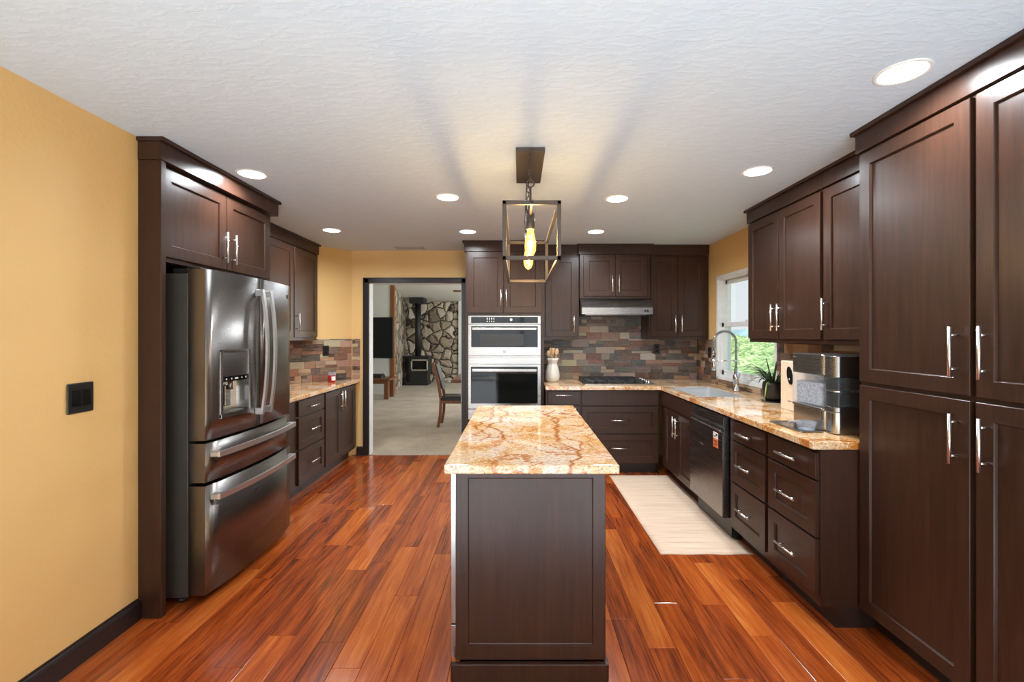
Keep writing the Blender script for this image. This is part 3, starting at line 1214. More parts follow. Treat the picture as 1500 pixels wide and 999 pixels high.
CZ0, CZ1 = 0.877, 0.914
SK = (1.535, 1.955, 3.87, 4.63)
o = slab_from_cells('countertop', [0.280, 1.45, SK[0], SK[1], 2.126], [2.238, SK[2], SK[3], 4.64, 5.424],
                    lambda x, y: (x > 1.45 or y > 4.64) and not (SK[0] < x < SK[1] and SK[2] < y < SK[3]), CZ0, CZ1, 'granite')
tag(o, 'L-shaped gold granite countertop with sink and cooktop along back and window wall', 'countertop')

bm = NB()
prism(bm, [(-1.888, 3.42), (-1.888, 5.425), (-1.995, 5.425), (-2.526, 4.826), (-2.526, 3.42)], CZ0, CZ1)
o = obj('countertop', bm, 'granite')
b = o.modifiers.new('ease', 'BEVEL')
b.width = 0.004
b.segments = 2
tag(o, 'short granite countertop beside the refrigerator, ending at the doorway corner', 'countertop')

# ------------------------------------------------------------------ island
IX0, IX1, IY0, IY1 = -0.262, 0.366, 1.905, 3.355
isl = thing('kitchen_island', 'dark wood kitchen island cabinet standing alone in the middle of the floor', 'island', ((IX0 + IX1) / 2, IY0, 0))
bm = NB()
box(bm, IX0, IX1, IY0 + 0.02, IY0 + 0.04, 0.085, CZ0, 0.001)
box(bm, IX0 + 0.02, IX1, IY0 + 0.04, 1.945, 0.085, CZ0)
box(bm, IX0, IX1, 2.555, IY1, 0.085, CZ0)
box(bm, 0.30, IX1, 1.945, 2.555, 0.085, CZ0)
obj('body', bm, 'espresso', isl)
bm = NB()
x0, x1, z0, z1 = IX0, IX1, 0.082, CZ0 - 0.002
y = IY0
L = [rect_loop(x0, x1, z0, z1, 0, y + 0.02), rect_loop(x0, x1, z0, z1, 0, y + 0.002), rect_loop(x0, x1, z0, z1, 0.002, y),
     rect_loop(x0 + 0.052, x1 - 0.052, z0 + 0.060, z1 - 0.030, 0, y), rect_loop(x0 + 0.052, x1 - 0.052, z0 + 0.060, z1 - 0.030, 0.003, y + 0.006), rect_loop(x0 + 0.052, x1 - 0.052, z0 + 0.060, z1 - 0.030, 0.006, y + 0.007)]
rings(bm, L)
obj('end_panel', bm, 'espresso', isl)
bm = NB()
box(bm, IX0 - 0.018, IX1 + 0.010, IY0 - 0.020, IY0 + 0.004, 0, 0.076, 0.003)
box(bm, IX1 - 0.004, IX1 + 0.010, IY0 + 0.004, IY1, 0, 0.076, 0.002)
box(bm, IX0 + 0.06, IX0 + 0.075, IY0 + 0.03, IY1, 0, 0.085)
obj('plinth', bm, 'espresso', isl)
dw = 0.53
for k, (a, b) in enumerate(((2.575, 2.960), (2.970, 3.345))):
    bm = NB()
    t = 0.02

    def rl(i, x):
        return [(x, a + i, 0.12 + i), (x, b - i, 0.12 + i), (x, b - i, 0.86 - i), (x, a + i, 0.86 - i)]
    rings(bm, [rl(0, IX0), rl(0, IX0 - t + .002), rl(0.002, IX0 - t), rl(0.06, IX0 - t), rl(0.064, IX0 - t + 0.01)])
    f = obj('door', bm, 'espresso', isl)
    bm = NB()
    hy = b - 0.04 if k == 0 else a + 0.04
    tube(bm, [(IX0 - t - 0.034, hy, 0.62), (IX0 - t - 0.034, hy, 0.81)], 0.0065)
    for z in (0.65, 0.78):
        tube(bm, [(IX0 - t, hy, z), (IX0 - t - 0.034, hy, z)], 0.0045, 8)
    obj('handle', bm, 'nickel', f)
# under-counter stainless fridge in the island's left side
wf = thing('undercounter_refrigerator', 'stainless under-counter refrigerator seen edge-on in the left side of the island', 'refrigerator', (IX0 + 0.1, 1.95, 0))
bm = NB()
box(bm, IX0 + 0.012, 0.295, 1.95, 2.548, 0.02, CZ0 - 0.012)
obj('body', bm, 'black_plastic', wf)
bm = NB()
box(bm, IX0 - 0.027, IX0 + 0.008, 1.952, 2.546, 0.205, CZ0 - 0.016, 0.002)
dr = obj('door', bm, 'steel_y', wf)
bm = NB()
tube(bm, [(IX0 - 0.07, 2.50, 0.35), (IX0 - 0.07, 2.50, 0.75)], 0.008)
for z in (0.4, 0.7):
    tube(bm, [(IX0 - 0.027, 2.50, z), (IX0 - 0.07, 2.50, z)], 0.006, 8)
obj('handle', bm, 'nickel', dr)
bm = NB()
box(bm, IX0 - 0.027, IX0 + 0.008, 1.952, 2.546, 0.06, 0.198, 0.002)
obj('kick_grille', bm, 'steel_y', wf)
bm = NB()
box(bm, -0.302, 0.412, 1.846, 3.406, CZ0, CZ1, 0.0)
o = obj('island_countertop', bm, 'island_granite')
b = o.modifiers.new('ease', 'BEVEL')
b.width = 0.006
b.segments = 3
tag(o, 'thick gold and rust veined granite slab on top of the island', 'countertop')

# ------------------------------------------------------------------ refrigerator
FY0, FY1 = 2.437, 3.342
FXB, FXF = -1.765, -1.672


def fx(y):
    t = (y - (FY0 + FY1) / 2) / ((FY1 - FY0) / 2)
    return FXF + 0.036 * (1 - t * t)


fr = thing('refrigerator', 'stainless french-door refrigerator with two bottom drawers and ice dispenser', 'refrigerator', (-2.1, (FY0 + FY1) / 2, 0))
bm = NB()
box(bm, -2.50, FXB - 0.006, FY0 + 0.003, FY1 - 0.003, 0.03, 1.772, 0.004)
obj('body', bm, 'fridge_side', fr, 'dark grey painted body')
bm = NB()
box(bm, -2.45, FXB - 0.02, FY0 + 0.02, FY1 - 0.02, 0.022, 0.05)
for y in (FY0 + 0.035, FY1 - 0.035):
    lathe(bm, [(0.022, 0.0), (0.022, 0.018), (0.012, 0.02), (0.012, 0.035)], FXB - 0.06, y, 0, 12)
obj('foot_rail', bm, 'black_plastic', fr)
for y in (FY0 + 0.05, FY1 - 0.05):
    bm = NB()
    box(bm, FXB - 0.10, FXB - 0.002, y - 0.03, y + 0.03, 1.772, 1.800, 0.004)
    box(bm, FXB - 0.03, FXB + 0.045, y - 0.022, y + 0.022, 1.797, 1.808, 0.003)
    obj('hinge_cover', bm, 'black_plastic', fr)


def bowed(y0, y1, z0, z1, hole=None, dy=0.0):
    bm = NB()
    ys = [y0 + (y1 - y0) * i / 10 for i in range(11)]
    zs = [z0, z1]
    if hole:
        ys = sorted(set([y for y in ys if abs(y - hole[0]) > 0.012 and abs(y - hole[1]) > 0.012] + [hole[0], hole[1]]))
        zs = [z0, hole[2], hole[3], z1]
    c = 0.004
    V = [[bm.verts.new((fx(min(max(y, y0 + c), y1 - c)) if (0 < i < len(ys) - 1) else fx(y) - c, y, z)) for z in zs] for i, y in enumerate(ys)]
    Bk = [[bm.verts.new((FXB, y, z)) for z in zs] for y in ys]
    for i in range(len(ys) - 1):
        for k in range(len(zs) - 1):
            if hole and hole[0] - 1e-4 <= ys[i] and ys[i + 1] <= hole[1] + 1e-4 and abs(zs[k] - hole[2]) < 1e-4:
                continue
            f = bm.faces.new((V[i][k], V[i + 1][k], V[i + 1][k + 1], V[i][k + 1]))
            f.smooth = True
        bm.faces.new((Bk[i][0], Bk[i + 1][0], V[i + 1][0], V[i][0]))
        bm.faces.new((V[i][-1], V[i + 1][-1], Bk[i + 1][-1], Bk[i][-1]))
        for k in range(len(zs) - 1):
            bm.faces.new((Bk[i + 1][k], Bk[i][k], Bk[i][k + 1], Bk[i + 1][k + 1]))
    for k in range(len(zs) - 1):
        bm.faces.new((Bk[0][k], V[0][k], V[0][k + 1], Bk[0][k + 1]))
        bm.faces.new((V[-1][k], Bk[-1][k], Bk[-1][k + 1], V[-1][k + 1]))
    return bm


YM = (FY0 + FY1) / 2
HOLE = (2.545, 2.765, 0.992, 1.175)
d1 = obj('door', bowed(FY0, YM - 0.003, 0.874, 1.796, HOLE), 'fridge_steel', fr)
d2 = obj('door', bowed(YM + 0.003, FY1, 0.874, 1.796), 'fridge_steel', fr)
m1 = obj('drawer', bowed(FY0, FY1, 0.648, 0.858), 'fridge_steel', fr)
m2 = obj('drawer', bowed(FY0, FY1, 0.046, 0.630), 'fridge_steel', fr)

# dispenser: cavity, control panel, frame, paddle, tray
bm = NB()
xf = fx(2.655)
xb = xf - 0.062
a, b, c, d = HOLE
fr_l = [(fx(a), a, c), (fx(b), b, c), (fx(b), b, d), (fx(a), a, d)]
bk_l = [(xb, a + 0.006, c + 0.002), (xb, b - 0.006, c + 0.002), (xb, b - 0.006, d), (xb, a + 0.006, d)]
rings(bm, [fr_l, bk_l], False, True)
obj('dispenser_cavity', bm, 'steel_y', d1)
bm = NB()
for (y0, y1, z0, z1, t) in ((a - 0.012, a + 0.004, c - 0.016, 1.358, 0.006), (b - 0.004, b + 0.012, c - 0.016, 1.358, 0.006), (a - 0.012, b + 0.012, c - 0.018, c + 0.004, 0.010), (a - 0.012, b + 0.012, 1.348, 1.358, 0.006)):
    n = 6
    ys = [y0 + (y1 - y0) * k / n for k in range(n + 1)]
    for p, q in zip(ys[:-1], ys[1:]):
        rings(bm, [[(fx(p) - 0.002, p, z0), (fx(q) - 0.002, q, z0), (fx(q) - 0.002, q, z1), (fx(p) - 0.002, p, z1)], [(fx(p) + t, p, z0), (fx(q) + t, q, z0), (fx(q) + t, q, z1), (fx(p) + t, p, z1)]])
obj('dispenser_frame', bm, 'steel_y', d1)
bm = NB()
n = 8
ys = [a + 0.004 + (b - a - 0.008) * k / n for k in range(n + 1)]
for p, q in zip(ys[:-1], ys[1:]):
    rings(bm, [[(fx(p) - 0.002, p, 1.176), (fx(q) - 0.002, q, 1.176), (fx(q) - 0.002, q, 1.206), (fx(p) - 0.002, p, 1.206)], [(fx(p) + 0.004, p, 1.176), (fx(q) + 0.004, q, 1.176), (fx(q) + 0.004, q, 1.206), (fx(p) + 0.004, p, 1.206)]])
cs = obj('control_strip', bm, 'black_glass', d1)
for y, w_ in ((2.575, 0.004), (2.615, 0.004), (2.655, 0.014), (2.70, 0.004), (2.735, 0.004)):
    bm = NB()
    box(bm, fx(y) + 0.003, fx(y) + 0.0052, y - w_, y + w_, 1.187, 1.195)
    obj('icon', bm, 'paper', cs)
bm = NB()
box(bm, xb + 0.004, xb + 0.018, 2.63, 2.68, 1.03, 1.15, 0.004)
box(bm, xb + 0.002, xf - 0.004, a + 0.02, b - 0.02, c + 0.003, c + 0.010, 0.002)
lathe(bm, [(0.016, 0), (0.012, 0.05)], xb + 0.03, 2.655, 1.125, 12)
obj('dispenser_paddle', bm, 'dark_steel', d1)


def flat_bar(bm, path, hw, ht, wdir):
    """rectangular bar along a path; wdir is the direction of its width"""
    loops = []
    pts = [Vector(p) for p in path]
    for i, p in enumerate(pts):
        dd = (pts[min(i + 1, len(pts) - 1)] - pts[max(i - 1, 0)]).normalized()
        w = Vector(wdir)
        nn = dd.cross(w).normalized()
        loops.append([p + w * hw + nn * ht, p - w * hw + nn * ht, p - w * hw - nn * ht, p + w * hw - nn * ht])
    rings(bm, loops)


for dr, y in ((d1, YM - 0.046), (d2, YM + 0.046)):
    bm = NB()
    X = fx(y)
    path = []
    for k in range(17):
        t = -1 + 2 * k / 16
        path.append((X + 0.040 + 0.032 * (1 - t * t), y, 1.34 + 0.385 * t))
    flat_bar(bm, path, 0.0125, 0.0065, (0, 1, 0))
    for z in (0.962, 1.700):
        box(bm, X - 0.001, X + 0.046, y - 0.0125, y + 0.0125, z - 0.016, z + 0.024, 0.003)
    obj('handle', bm, 'handle_satin', dr)
for dr, z in ((m1, 0.795), (m2, 0.565)):
    bm = NB()
    path = []
    for k in range(21):
        y = FY0 + 0.03 + (FY1 - FY0 - 0.06) * k / 20
        path.append((fx(y) + 0.046, y, z))
    flat_bar(bm, path, 0.0065, 0.015, (1, 0, 0))
    for y in (FY0 + 0.045, FY1 - 0.045):
        box(bm, fx(y) - 0.001, fx(y) + 0.045, y - 0.02, y + 0.02, z - 0.014, z + 0.014, 0.003)
    obj('handle', bm, 'handle_satin', dr)
bm = NB()
lathe(bm, [(0.016, 0), (0.016, 0.003), (0.013, 0.004)], 0, 0, 0, 20)
for v in bm.verts:
    v.co = Vector((fx(3.27) - 0.001 + v.co.z, 3.27 + v.co.x, 1.715 + v.co.y))
obj('badge', bm, 'steel', d2)

# ------------------------------------------------------------------ wall oven with microwave
OX0, OX1, OYF = -0.532, 0.242, 4.845
ov = thing('double_wall_oven', 'stainless double wall oven with black glass doors in the oven tower', 'oven', ((OX0 + OX1) / 2, OYF, 0.54))
bm = NB()
box(bm, OX0 + 0.006, OX1 - 0.006, 4.875, 5.40, 0.54, 1.640)
box(bm, OX0, OX1, 4.862, 4.874, 0.535, 1.646, 0.002)
obj('body', bm, 'steel', ov)


def face_plate(x0, x1, z0, z1, y0=OYF, y1=4.862):
    bm = NB()
    box(bm, x0, x1, y0, y1, z0, z1, 0.003)
    return bm


p = obj('control_panel', face_plate(OX0, OX1, 1.556, 1.645), 'steel', ov)
bm = NB()
box(bm, OX0 + 0.032, OX1 - 0.032, OYF - 0.003, OYF + 0.002, 1.566, 1.632, 0.001)
g = obj('display_glass', bm, 'black_glass', p)
bm = NB()
for i in range(4):
    for k in range(3):
        box(bm, -0.335 + 0.024 * i, -0.323 + 0.024 * i, OYF - 0.0042, OYF - 0.003, 1.580 + 0.017 * k, 1.586 + 0.017 * k)
obj('keypad', bm, 'paper', g)
bm = NB()
lathe(bm, [(0.018, 0), (0.018, 0.012), (0.014, 0.014)], 0, 0, 0, 20)
for v in bm.verts:
    v.co = Vector((-0.075 + v.co.x, OYF - 0.003 - v.co.z, 1.600 + v.co.y))
obj('knob', bm, 'steel', p)
u = obj('upper_door', face_plate(OX0, OX1, 1.222, 1.552, 4.835), 'steel', ov)
bm = NB()
box(bm, OX0 + 0.034, OX1 - 0.034, 4.832, 4.837, 1.310, 1.532, 0.001)
g = obj('window', bm, 'black_glass', u)
bm = NB()
box(bm, -0.40, 0.06, 4.8305, 4.8322, 1.325, 1.448)
obj('inner_screen', bm, 'black_plastic', g)
bm = NB()
box(bm, OX0 + 0.045, OX1 - 0.045, 4.775, 4.797, 1.488, 1.520, 0.006, 2)
for x in (OX0 + 0.08, OX1 - 0.08):
    box(bm, x - 0.014, x + 0.014, 4.797, 4.836, 1.494, 1.514, 0.002)
obj('handle', bm, 'steel', u)
bm = NB()
lathe(bm, [(0.017, 0), (0.017, 0.002), (0.014, 0.003)], 0, 0, 0, 20)
for v in bm.verts:
    v.co = Vector((-0.145 + v.co.x, 4.835 - v.co.z, 1.264 + v.co.y))
obj('badge', bm, 'dark_steel', u)
bm = NB()
box(bm, OX0, OX1, 4.848, 4.862, 1.130, 1.205, 0.002)
box(bm, OX0 + 0.06, OX1 - 0.09, 4.850, 4.858, 1.206, 1.220)
obj('vent_strip', bm, 'steel', ov)
u = obj('lower_door', face_plate(OX0, OX1, 0.655, 1.124, 4.835), 'steel', ov)
bm = NB()
box(bm, OX0 + 0.030, OX1 - 0.034, 4.832, 4.837, 0.712, 1.102, 0.001)
obj('window', bm, 'black_glass', u)
bm = NB()
box(bm, OX0 + 0.045, OX1 - 0.045, 4.775, 4.797, 1.050, 1.084, 0.006, 2)
for x in (OX0 + 0.07, OX1 - 0.07):
    box(bm, x - 0.014, x + 0.014, 4.797, 4.836, 1.056, 1.078, 0.002)
obj('handle', bm, 'steel', u)
bm = NB()
box(bm, OX0, OX1, 4.848, 4.862, 0.537, 0.648, 0.002)
obj('bottom_trim', bm, 'steel', ov)

# ------------------------------------------------------------------ range hood
hd = thing('range_hood', 'slanted stainless under-cabinet range hood above the gas cooktop', 'range hood', (1.07, 5.1, 1.66))
bm = NB()
extrude_profile(bm, [(5.425, 1.665), (4.925, 1.665), (4.925, 1.735), (4.935, 1.745), (5.045, 1.840), (5.425, 1.840)], 'x', 0.690, 1.458)
obj('canopy', bm, 'steel', hd)
bm = NB()
box(bm, 0.73, 1.42, 4.95, 5.38, 1.655, 1.667)
obj('filter', bm, 'dark_steel', hd)
bm = NB()
for x in (1.375, 1.400):
    box(bm, x - 0.009, x + 0.009, 4.919, 4.926, 1.688, 1.712, 0.002)
obj('switch', bm, 'black_plastic', hd)

# ------------------------------------------------------------------ gas cooktop
ck = thing('gas_cooktop', 'black five-burner gas cooktop with iron grates set in the back counter', 'cooktop', (1.06, 5.05, CZ1))
bm = NB()
pl = rrect(0.69, 1.45, 4.79, 5.30, 0.02)
rings(bm, [[(x, y, CZ1) for x, y in pl], [(x, y, CZ1 + 0.010) for x, y in pl]])
obj('base_plate', bm, 'steel', ck)
G0 = CZ1 + 0.010
burn = [(0.82, 4.93), (0.82, 5.18), (1.04, 5.05), (1.23, 4.93), (1.23, 5.18)]
for bx, by in burn:
    bm = NB()
    lathe(bm, [(0.048, 0), (0.048, 0.008), (0.036, 0.010), (0.036, 0.018), (0.030, 0.020)], bx, by, G0, 20)
    obj('burner', bm, 'cast_iron', ck)
for x0, x1 in ((0.705, 0.935), (0.94, 1.135), (1.14, 1.335)):
    bm = NB()
    zt = CZ1 + 0.045
    for (xa, xb_, ya, yb) in ((x0, x1, 4.80, 4.812), (x0, x1, 5.278, 5.29), (x0, x0 + 0.012, 4.80, 5.29), (x1 - 0.012, x1, 4.80, 5.29), (x0, x1, 5.04, 5.052), ((x0 + x1) / 2 - 0.006, (x0 + x1) / 2 + 0.006, 4.80, 5.29), (x0, x1, 4.92, 4.930), (x0, x1, 5.17, 5.180)):
        box(bm, xa, xb_, ya, yb, zt - 0.012, zt, 0.002)
    for x in (x0 + 0.008, x1 - 0.008):
        for y in (4.808, 5.282, 5.046):
            box(bm, x - 0.007, x + 0.007, y - 0.007, y + 0.007, G0, zt - 0.006)
    obj('grate', bm, 'cast_iron', ck)
for k in range(5):
    bm = NB()
    lathe(bm, [(0.020, 0), (0.020, 0.008), (0.016, 0.010), (0.015, 0.028), (0.011, 0.030)], 1.395, 4.86 + 0.085 * k, G0, 16)
    obj('knob', bm, 'steel', ck)

# ------------------------------------------------------------------ sink and faucet
sk = thing('kitchen_sink', 'undermount stainless sink basin below the window', 'sink', ((SK[0] + SK[1]) / 2, (SK[2] + SK[3]) / 2, 0.66))
bm = NB()
o_ = rrect(SK[0] + 0.002, SK[1] - 0.002, SK[2] + 0.002, SK[3] - 0.002, 0.03)
i_ = rrect(SK[0] + 0.012, SK[1] - 0.012, SK[2] + 0.012, SK[3] - 0.012, 0.04)
c_ = rrect(SK[0] + 0.03, SK[1] - 0.03, SK[2] + 0.03, SK[3] - 0.03, 0.05)
rings(bm, [[(x, y, 0.67) for x, y in o_], [(x, y, 0.910) for x, y in o_], [(x, y, 0.911) for x, y in i_], [(x, y, 0.700) for x, y in i_], [(x, y, 0.682) for x, y in c_]], True, True)
obj('basin', bm, 'sink_steel', sk)
bm = NB()
lathe(bm, [(0.045, 0), (0.045, 0.004), (0.03, 0.005)], (SK[0] + SK[1]) / 2 + 0.05, (SK[2] + SK[3]) / 2, 0.682, 20)
obj('drain', bm, 'chrome', sk)

fa = thing('kitchen_faucet', 'tall spring-neck chrome kitchen faucet standing behind the sink', 'faucet', (2.035, 4.25, CZ1))
FXc, FYc = 2.035, 4.25
bm = NB()
lathe(bm, [(0.031, 0), (0.031, 0.008), (0.027, 0.012), (0.025, 0.10), (0.028, 0.105), (0.028, 0.15), (0.018, 0.155), (0.016, 0.22)], FXc, FYc, CZ1, 20)
obj('column', bm, 'chrome', fa)
bm = NB()
tube(bm, [(FXc, FYc, CZ1 + 0.125), (FXc, FYc - 0.05, CZ1 + 0.135), (FXc - 0.01, FYc - 0.10, CZ1 + 0.17)], [0.008, 0.007, 0.005], 10)
obj('lever', bm, 'chrome', fa)
arc = []
R_ = 0.105
for k in range(6):
    arc.append(Vector((FXc, FYc, CZ1 + 0.20 + 0.27 * k / 5 * 0.93)))
zc = CZ1 + 0.455
for k in range(1, 17):
    a = PI * k / 16
    arc.append(Vector((FXc - R_ + R_ * math.cos(a), FYc, zc + R_ * math.sin(a))))
arc.append(Vector((FXc - 2 * R_, FYc, zc - 0.05)))
arc.append(Vector((FXc - 2 * R_ + 0.002, FYc, zc - 0.14)))
bm = NB()
tube(bm, arc, 0.0075, 10)
obj('hose', bm, 'black_plastic', fa)
# spring coil around the arc
L_ = [0]
for p, q in zip(arc[:-1], arc[1:]):
    L_.append(L_[-1] + (q - p).length)


def along(s):
    for i in range(len(arc) - 1):
        if L_[i + 1] >= s or i == len(arc) - 2:
            t = (s - L_[i]) / max(L_[i + 1] - L_[i], 1e-6)
            return arc[i].lerp(arc[i + 1], t), (arc[i + 1] - arc[i]).normalized()


turns = 62
co = []
for k in range(turns * 8 + 1):
    s = L_[-1] * 0.97 * k / (turns * 8)
    p, dd = along(s)
    nn = Vector((0, 1, 0))
    bb = dd.cross(nn).normalized()
    a = 2 * PI * k / 8
    co.append(p + (nn * math.cos(a) + bb * math.sin(a)) * 0.0125)
bm = NB()
tube(bm, co, 0.0028, 5)
obj('spring', bm, 'chrome', fa)
hx = FXc - 2 * R_ + 0.002
bm = NB()
lathe(bm, [(0.020, 0), (0.021, 0.05), (0.016, 0.075), (0.014, 0.12)], hx, FYc, zc - 0.26, 16)
obj('spray_head', bm, 'chrome', fa)
bm = NB()
za = zc - 0.17
tube(bm, [(FXc, FYc, za), (hx + 0.02, FYc, za)], 0.006, 10)
lathe(bm, [(0.022, -0.010), (0.022, 0.010)], hx, FYc, za, 16)
lathe(bm, [(0.021, -0.012), (0.021, 0.012)], FXc, FYc, za, 16)
obj('holder_arm', bm, 'chrome', fa)

# ------------------------------------------------------------------ dishwasher
dx = 1.440
dwm = thing('dishwasher', 'stainless dishwasher with pocket handle between sink cabinet and drawers', 'dishwasher', (1.7, 3.49, 0))
bm = NB()
box(bm, 1.50, 2.10, 3.20, 3.795, 0.02, 0.868)
obj('body', bm, 'black_plastic', dwm)
bm = NB()
extrude_profile(bm, [(1.492, 0.155), (1.492, 0.866), (dx, 0.866), (dx - 0.003, 0.80), (dx + 0.012, 0.770), (dx + 0.012, 0.758), (dx - 0.006, 0.752), (dx - 0.006, 0.16), (dx, 0.155)], 'y', 3.196, 3.798)
dd_ = obj('door', bm, 'dark_steel', dwm)
bm = NB()
box(bm, 1.55, 1.56, 3.20, 3.795, 0.0, 0.15)
obj('kick_plate', bm, 'black_plastic', dwm)
bm = NB()
box(bm, dx - 0.012, dx - 0.002, 3.23, 3.765, 0.752, 0.763, 0.002)
obj('pocket_handle', bm, 'nickel', dd_)
bm = NB()
box(bm, dx - 0.0085, dx - 0.0055, 3.53, 3.60, 0.585, 0.598, 0.001)
obj('badge', bm, 'nickel', dd_)
bm = NB()
box(bm, dx - 0.0070, dx - 0.0055, 3.265, 3.345, 0.625, 0.735)
st = obj('sticker', bm, 'orange_paper', dd_, 'white and orange energy sticker')
bm = NB()
box(bm, dx - 0.0076, dx - 0.0068, 3.265, 3.345, 0.690, 0.735)
obj('white_band', bm, 'paper', st)
bm = NB()
for (ya, yb, za_, zb_) in ((3.275, 3.300, 0.712, 0.726), (3.305, 3.335, 0.700, 0.708), (3.280, 3.330, 0.668, 0.674), (3.280, 3.315, 0.652, 0.657), (3.290, 3.330, 0.640, 0.645)):
    box(bm, dx - 0.0082, dx - 0.0068, ya, yb, za_, zb_)
obj('print', bm, 'dark_ink', st)

# ------------------------------------------------------------------ counter-top appliances and plants on the right
im = thing('ice_maker', 'stainless countertop nugget ice maker with clear bin and side water tank near pantry', 'ice maker', (1.85, 2.58, CZ1))


def band(x0, x1, y0, y1, r, z0, z1, mat, name, parent, ch=0.003):
    bm = NB()
    A = rrect(x0, x1, y0, y1, r)
    Bq = rrect(x0 + ch, x1 - ch, y0 + ch, y1 - ch, max(r - ch, 0.002))
    rings(bm, [[(x, y, z0) for x, y in Bq], [(x, y, z0 + ch) for x, y in A], [(x, y, z1 - ch) for x, y in A], [(x, y, z1) for x, y in Bq]], True, True, False)
    return obj(name, bm, mat, parent)


zb = CZ1
MX0, MX1, MY0, MY1 = 1.672, 2.06, 2.492, 2.785
band(MX0, MX1, MY0, MY1, 0.03, zb + 0.003, zb + 0.112, 'steel_y', 'base_panel', im)
band(MX0 - 0.004, MX1, MY0, MY1, 0.03, zb + 0.305, zb + 0.418, 'dark_steel', 'top_housing', im)
band(MX0 + 0.13, MX1 - 0.003, MY0 + 0.004, MY1 - 0.004, 0.02, zb + 0.112, zb + 0.305, 'dark_steel', 'body', im)
bin_ = band(MX0 - 0.006, MX0 + 0.128, MY0 + 0.003, MY1 - 0.003, 0.026, zb + 0.116, zb + 0.302, 'clear_plastic', 'ice_bin', im)
band(MX0 + 0.012, MX0 + 0.115, MY0 + 0.035, MY1 - 0.02, 0.02, zb + 0.130, zb + 0.255, 'ice', 'nugget_ice', bin_)
band(MX0 - 0.008, MX0 + 0.125, MY0 + 0.001, MY1 - 0.001, 0.028, zb + 0.110, zb + 0.124, 'dark_steel', 'trim_ring', im)
TX_0, TX_1, TY_0, TY_1 = 1.664, 2.05, 2.392, 2.486
band(TX_0, TX_1, TY_0, TY_1, 0.035, zb + 0.003, zb + 0.118, 'steel_y', 'tank_base', im)
band(TX_0, TX_1, TY_0, TY_1, 0.035, zb + 0.118, zb + 0.146, 'dark_steel', 'tank_ring', im)
tk = band(TX_0, TX_1, TY_0, TY_1, 0.035, zb + 0.147, zb + 0.300, 'smoke_plastic', 'water_tank', im)
band(TX_0, TX_1, TY_0, TY_1, 0.035, zb + 0.301, zb + 0.415, 'dark_steel', 'tank_cap', im)
bm = NB()
band_pts = rrect(TX_0 - 0.002, TX_1 + 0.002, TY_0 - 0.002, TY_1 + 0.002, 0.036)
rings(bm, [[(x, y, zb + 0.226) for x, y in band_pts], [(x, y, zb + 0.231) for x, y in band_pts]])
obj('fill_line', bm, 'nickel', tk)
bm = NB()
box(bm, MX0 - 0.006, MX0 - 0.003, 2.735, 2.760, zb + 0.395, zb + 0.399)
obj('logo_mark', bm, 'nickel', im)

bm = NB()
A = rrect(1.522, 1.652, 2.455, 2.765, 0.012)
Bq = rrect(1.528, 1.646, 2.461, 2.759, 0.010)
rings(bm, [[(x, y, CZ1) for x, y in A], [(x, y, CZ1 + 0.008) for x, y in A], [(x, y, CZ1 + 0.009) for x, y in Bq], [(x, y, CZ1 + 0.005) for x, y in Bq]])
tag(obj('drip_tray', bm, 'dark_steel'), 'flat dark drip tray lying in front of the ice maker', 'tray')
bm = NB()
for k in range(1):
    A0 = rrect(1.560, 1.628, 2.480, 2.560, 0.025)
    A1 = rrect(1.552, 1.636, 2.472, 2.568, 0.030)
    I1 = rrect(1.557, 1.631, 2.477, 2.563, 0.027)
    I0 = rrect(1.566, 1.622, 2.486, 2.554, 0.022)
    rings(bm, [[(x, y, CZ1 + 0.006) for x, y in A0], [(x, y, CZ1 + 0.05) for x, y in A1], [(x, y, CZ1 + 0.05) for x, y in I1], [(x, y, CZ1 + 0.011) for x, y in I0]], True, True)
tube(bm, [(1.594, 2.565, CZ1 + 0.035), (1.590, 2.61, CZ1 + 0.032), (1.585, 2.665, CZ1 + 0.018)], [0.008, 0.008, 0.009], 10)
tag(obj('ice_scoop', bm, 'clear_plastic'), 'clear plastic ice scoop resting on the dark drip tray', 'scoop')

cm = thing('coffee_machine', 'beige upright countertop machine with black oval panel beside the potted plant', 'coffee machine', (1.98, 3.15, CZ1))
band(1.885, 2.085, 3.02, 3.285, 0.025, CZ1, CZ1 + 0.345, 'beige_plastic', 'housing', cm, 0.006)
bm = NB()
loops = []
for x, s in ((1.888, 1.0), (1.879, 1.0), (1.877, 0.9)):
    lp = []
    for k in range(24):
        a = 2 * PI * k / 24
        lp.append((x, 3.155 + (0.030 * math.cos(a) + 0.012 * math.sin(a)) * s, CZ1 + 0.245 + 0.062 * math.sin(a) * s))
    loops.append(lp)
rings(bm, loops)
pn = obj('oval_panel', bm, 'black_glass', cm)
bm = NB()
lathe(bm, [(0.008, 0), (0.008, 0.003), (0.006, 0.004)], 0, 0, 0, 14)
for v in bm.verts:
    v.co = Vector((1.878 - v.co.z, 3.155 + v.co.x, CZ1 + 0.22 + v.co.y))
obj('button', bm, 'chrome', pn)
bm = NB()
box(bm, 1.883, 1.886, 3.14, 3.18, CZ1 + 0.065, CZ1 + 0.070)
obj('logo_mark', bm, 'dark_steel', cm)

pp = thing('potted_plant', 'spider plant with long dark leaves in black pot below the window', 'plant', (2.015, 3.60, CZ1))
bm = NB()
lathe(bm, [(0.050, 0), (0.070, 0.03), (0.079, 0.08), (0.076, 0.13), (0.068, 0.155), (0.062, 0.155), (0.066, 0.13), (0.04, 0.125)], 2.015, 3.60, CZ1 + 0.004, 24)
obj('pot', bm, 'black_plastic', pp)
bm = NB()
lathe(bm, [(0.075, 0), (0.085, 0.008), (0.08, 0.010), (0.07, 0.005)], 2.015, 3.60, CZ1, 24)
obj('saucer', bm, 'black_plastic', pp)


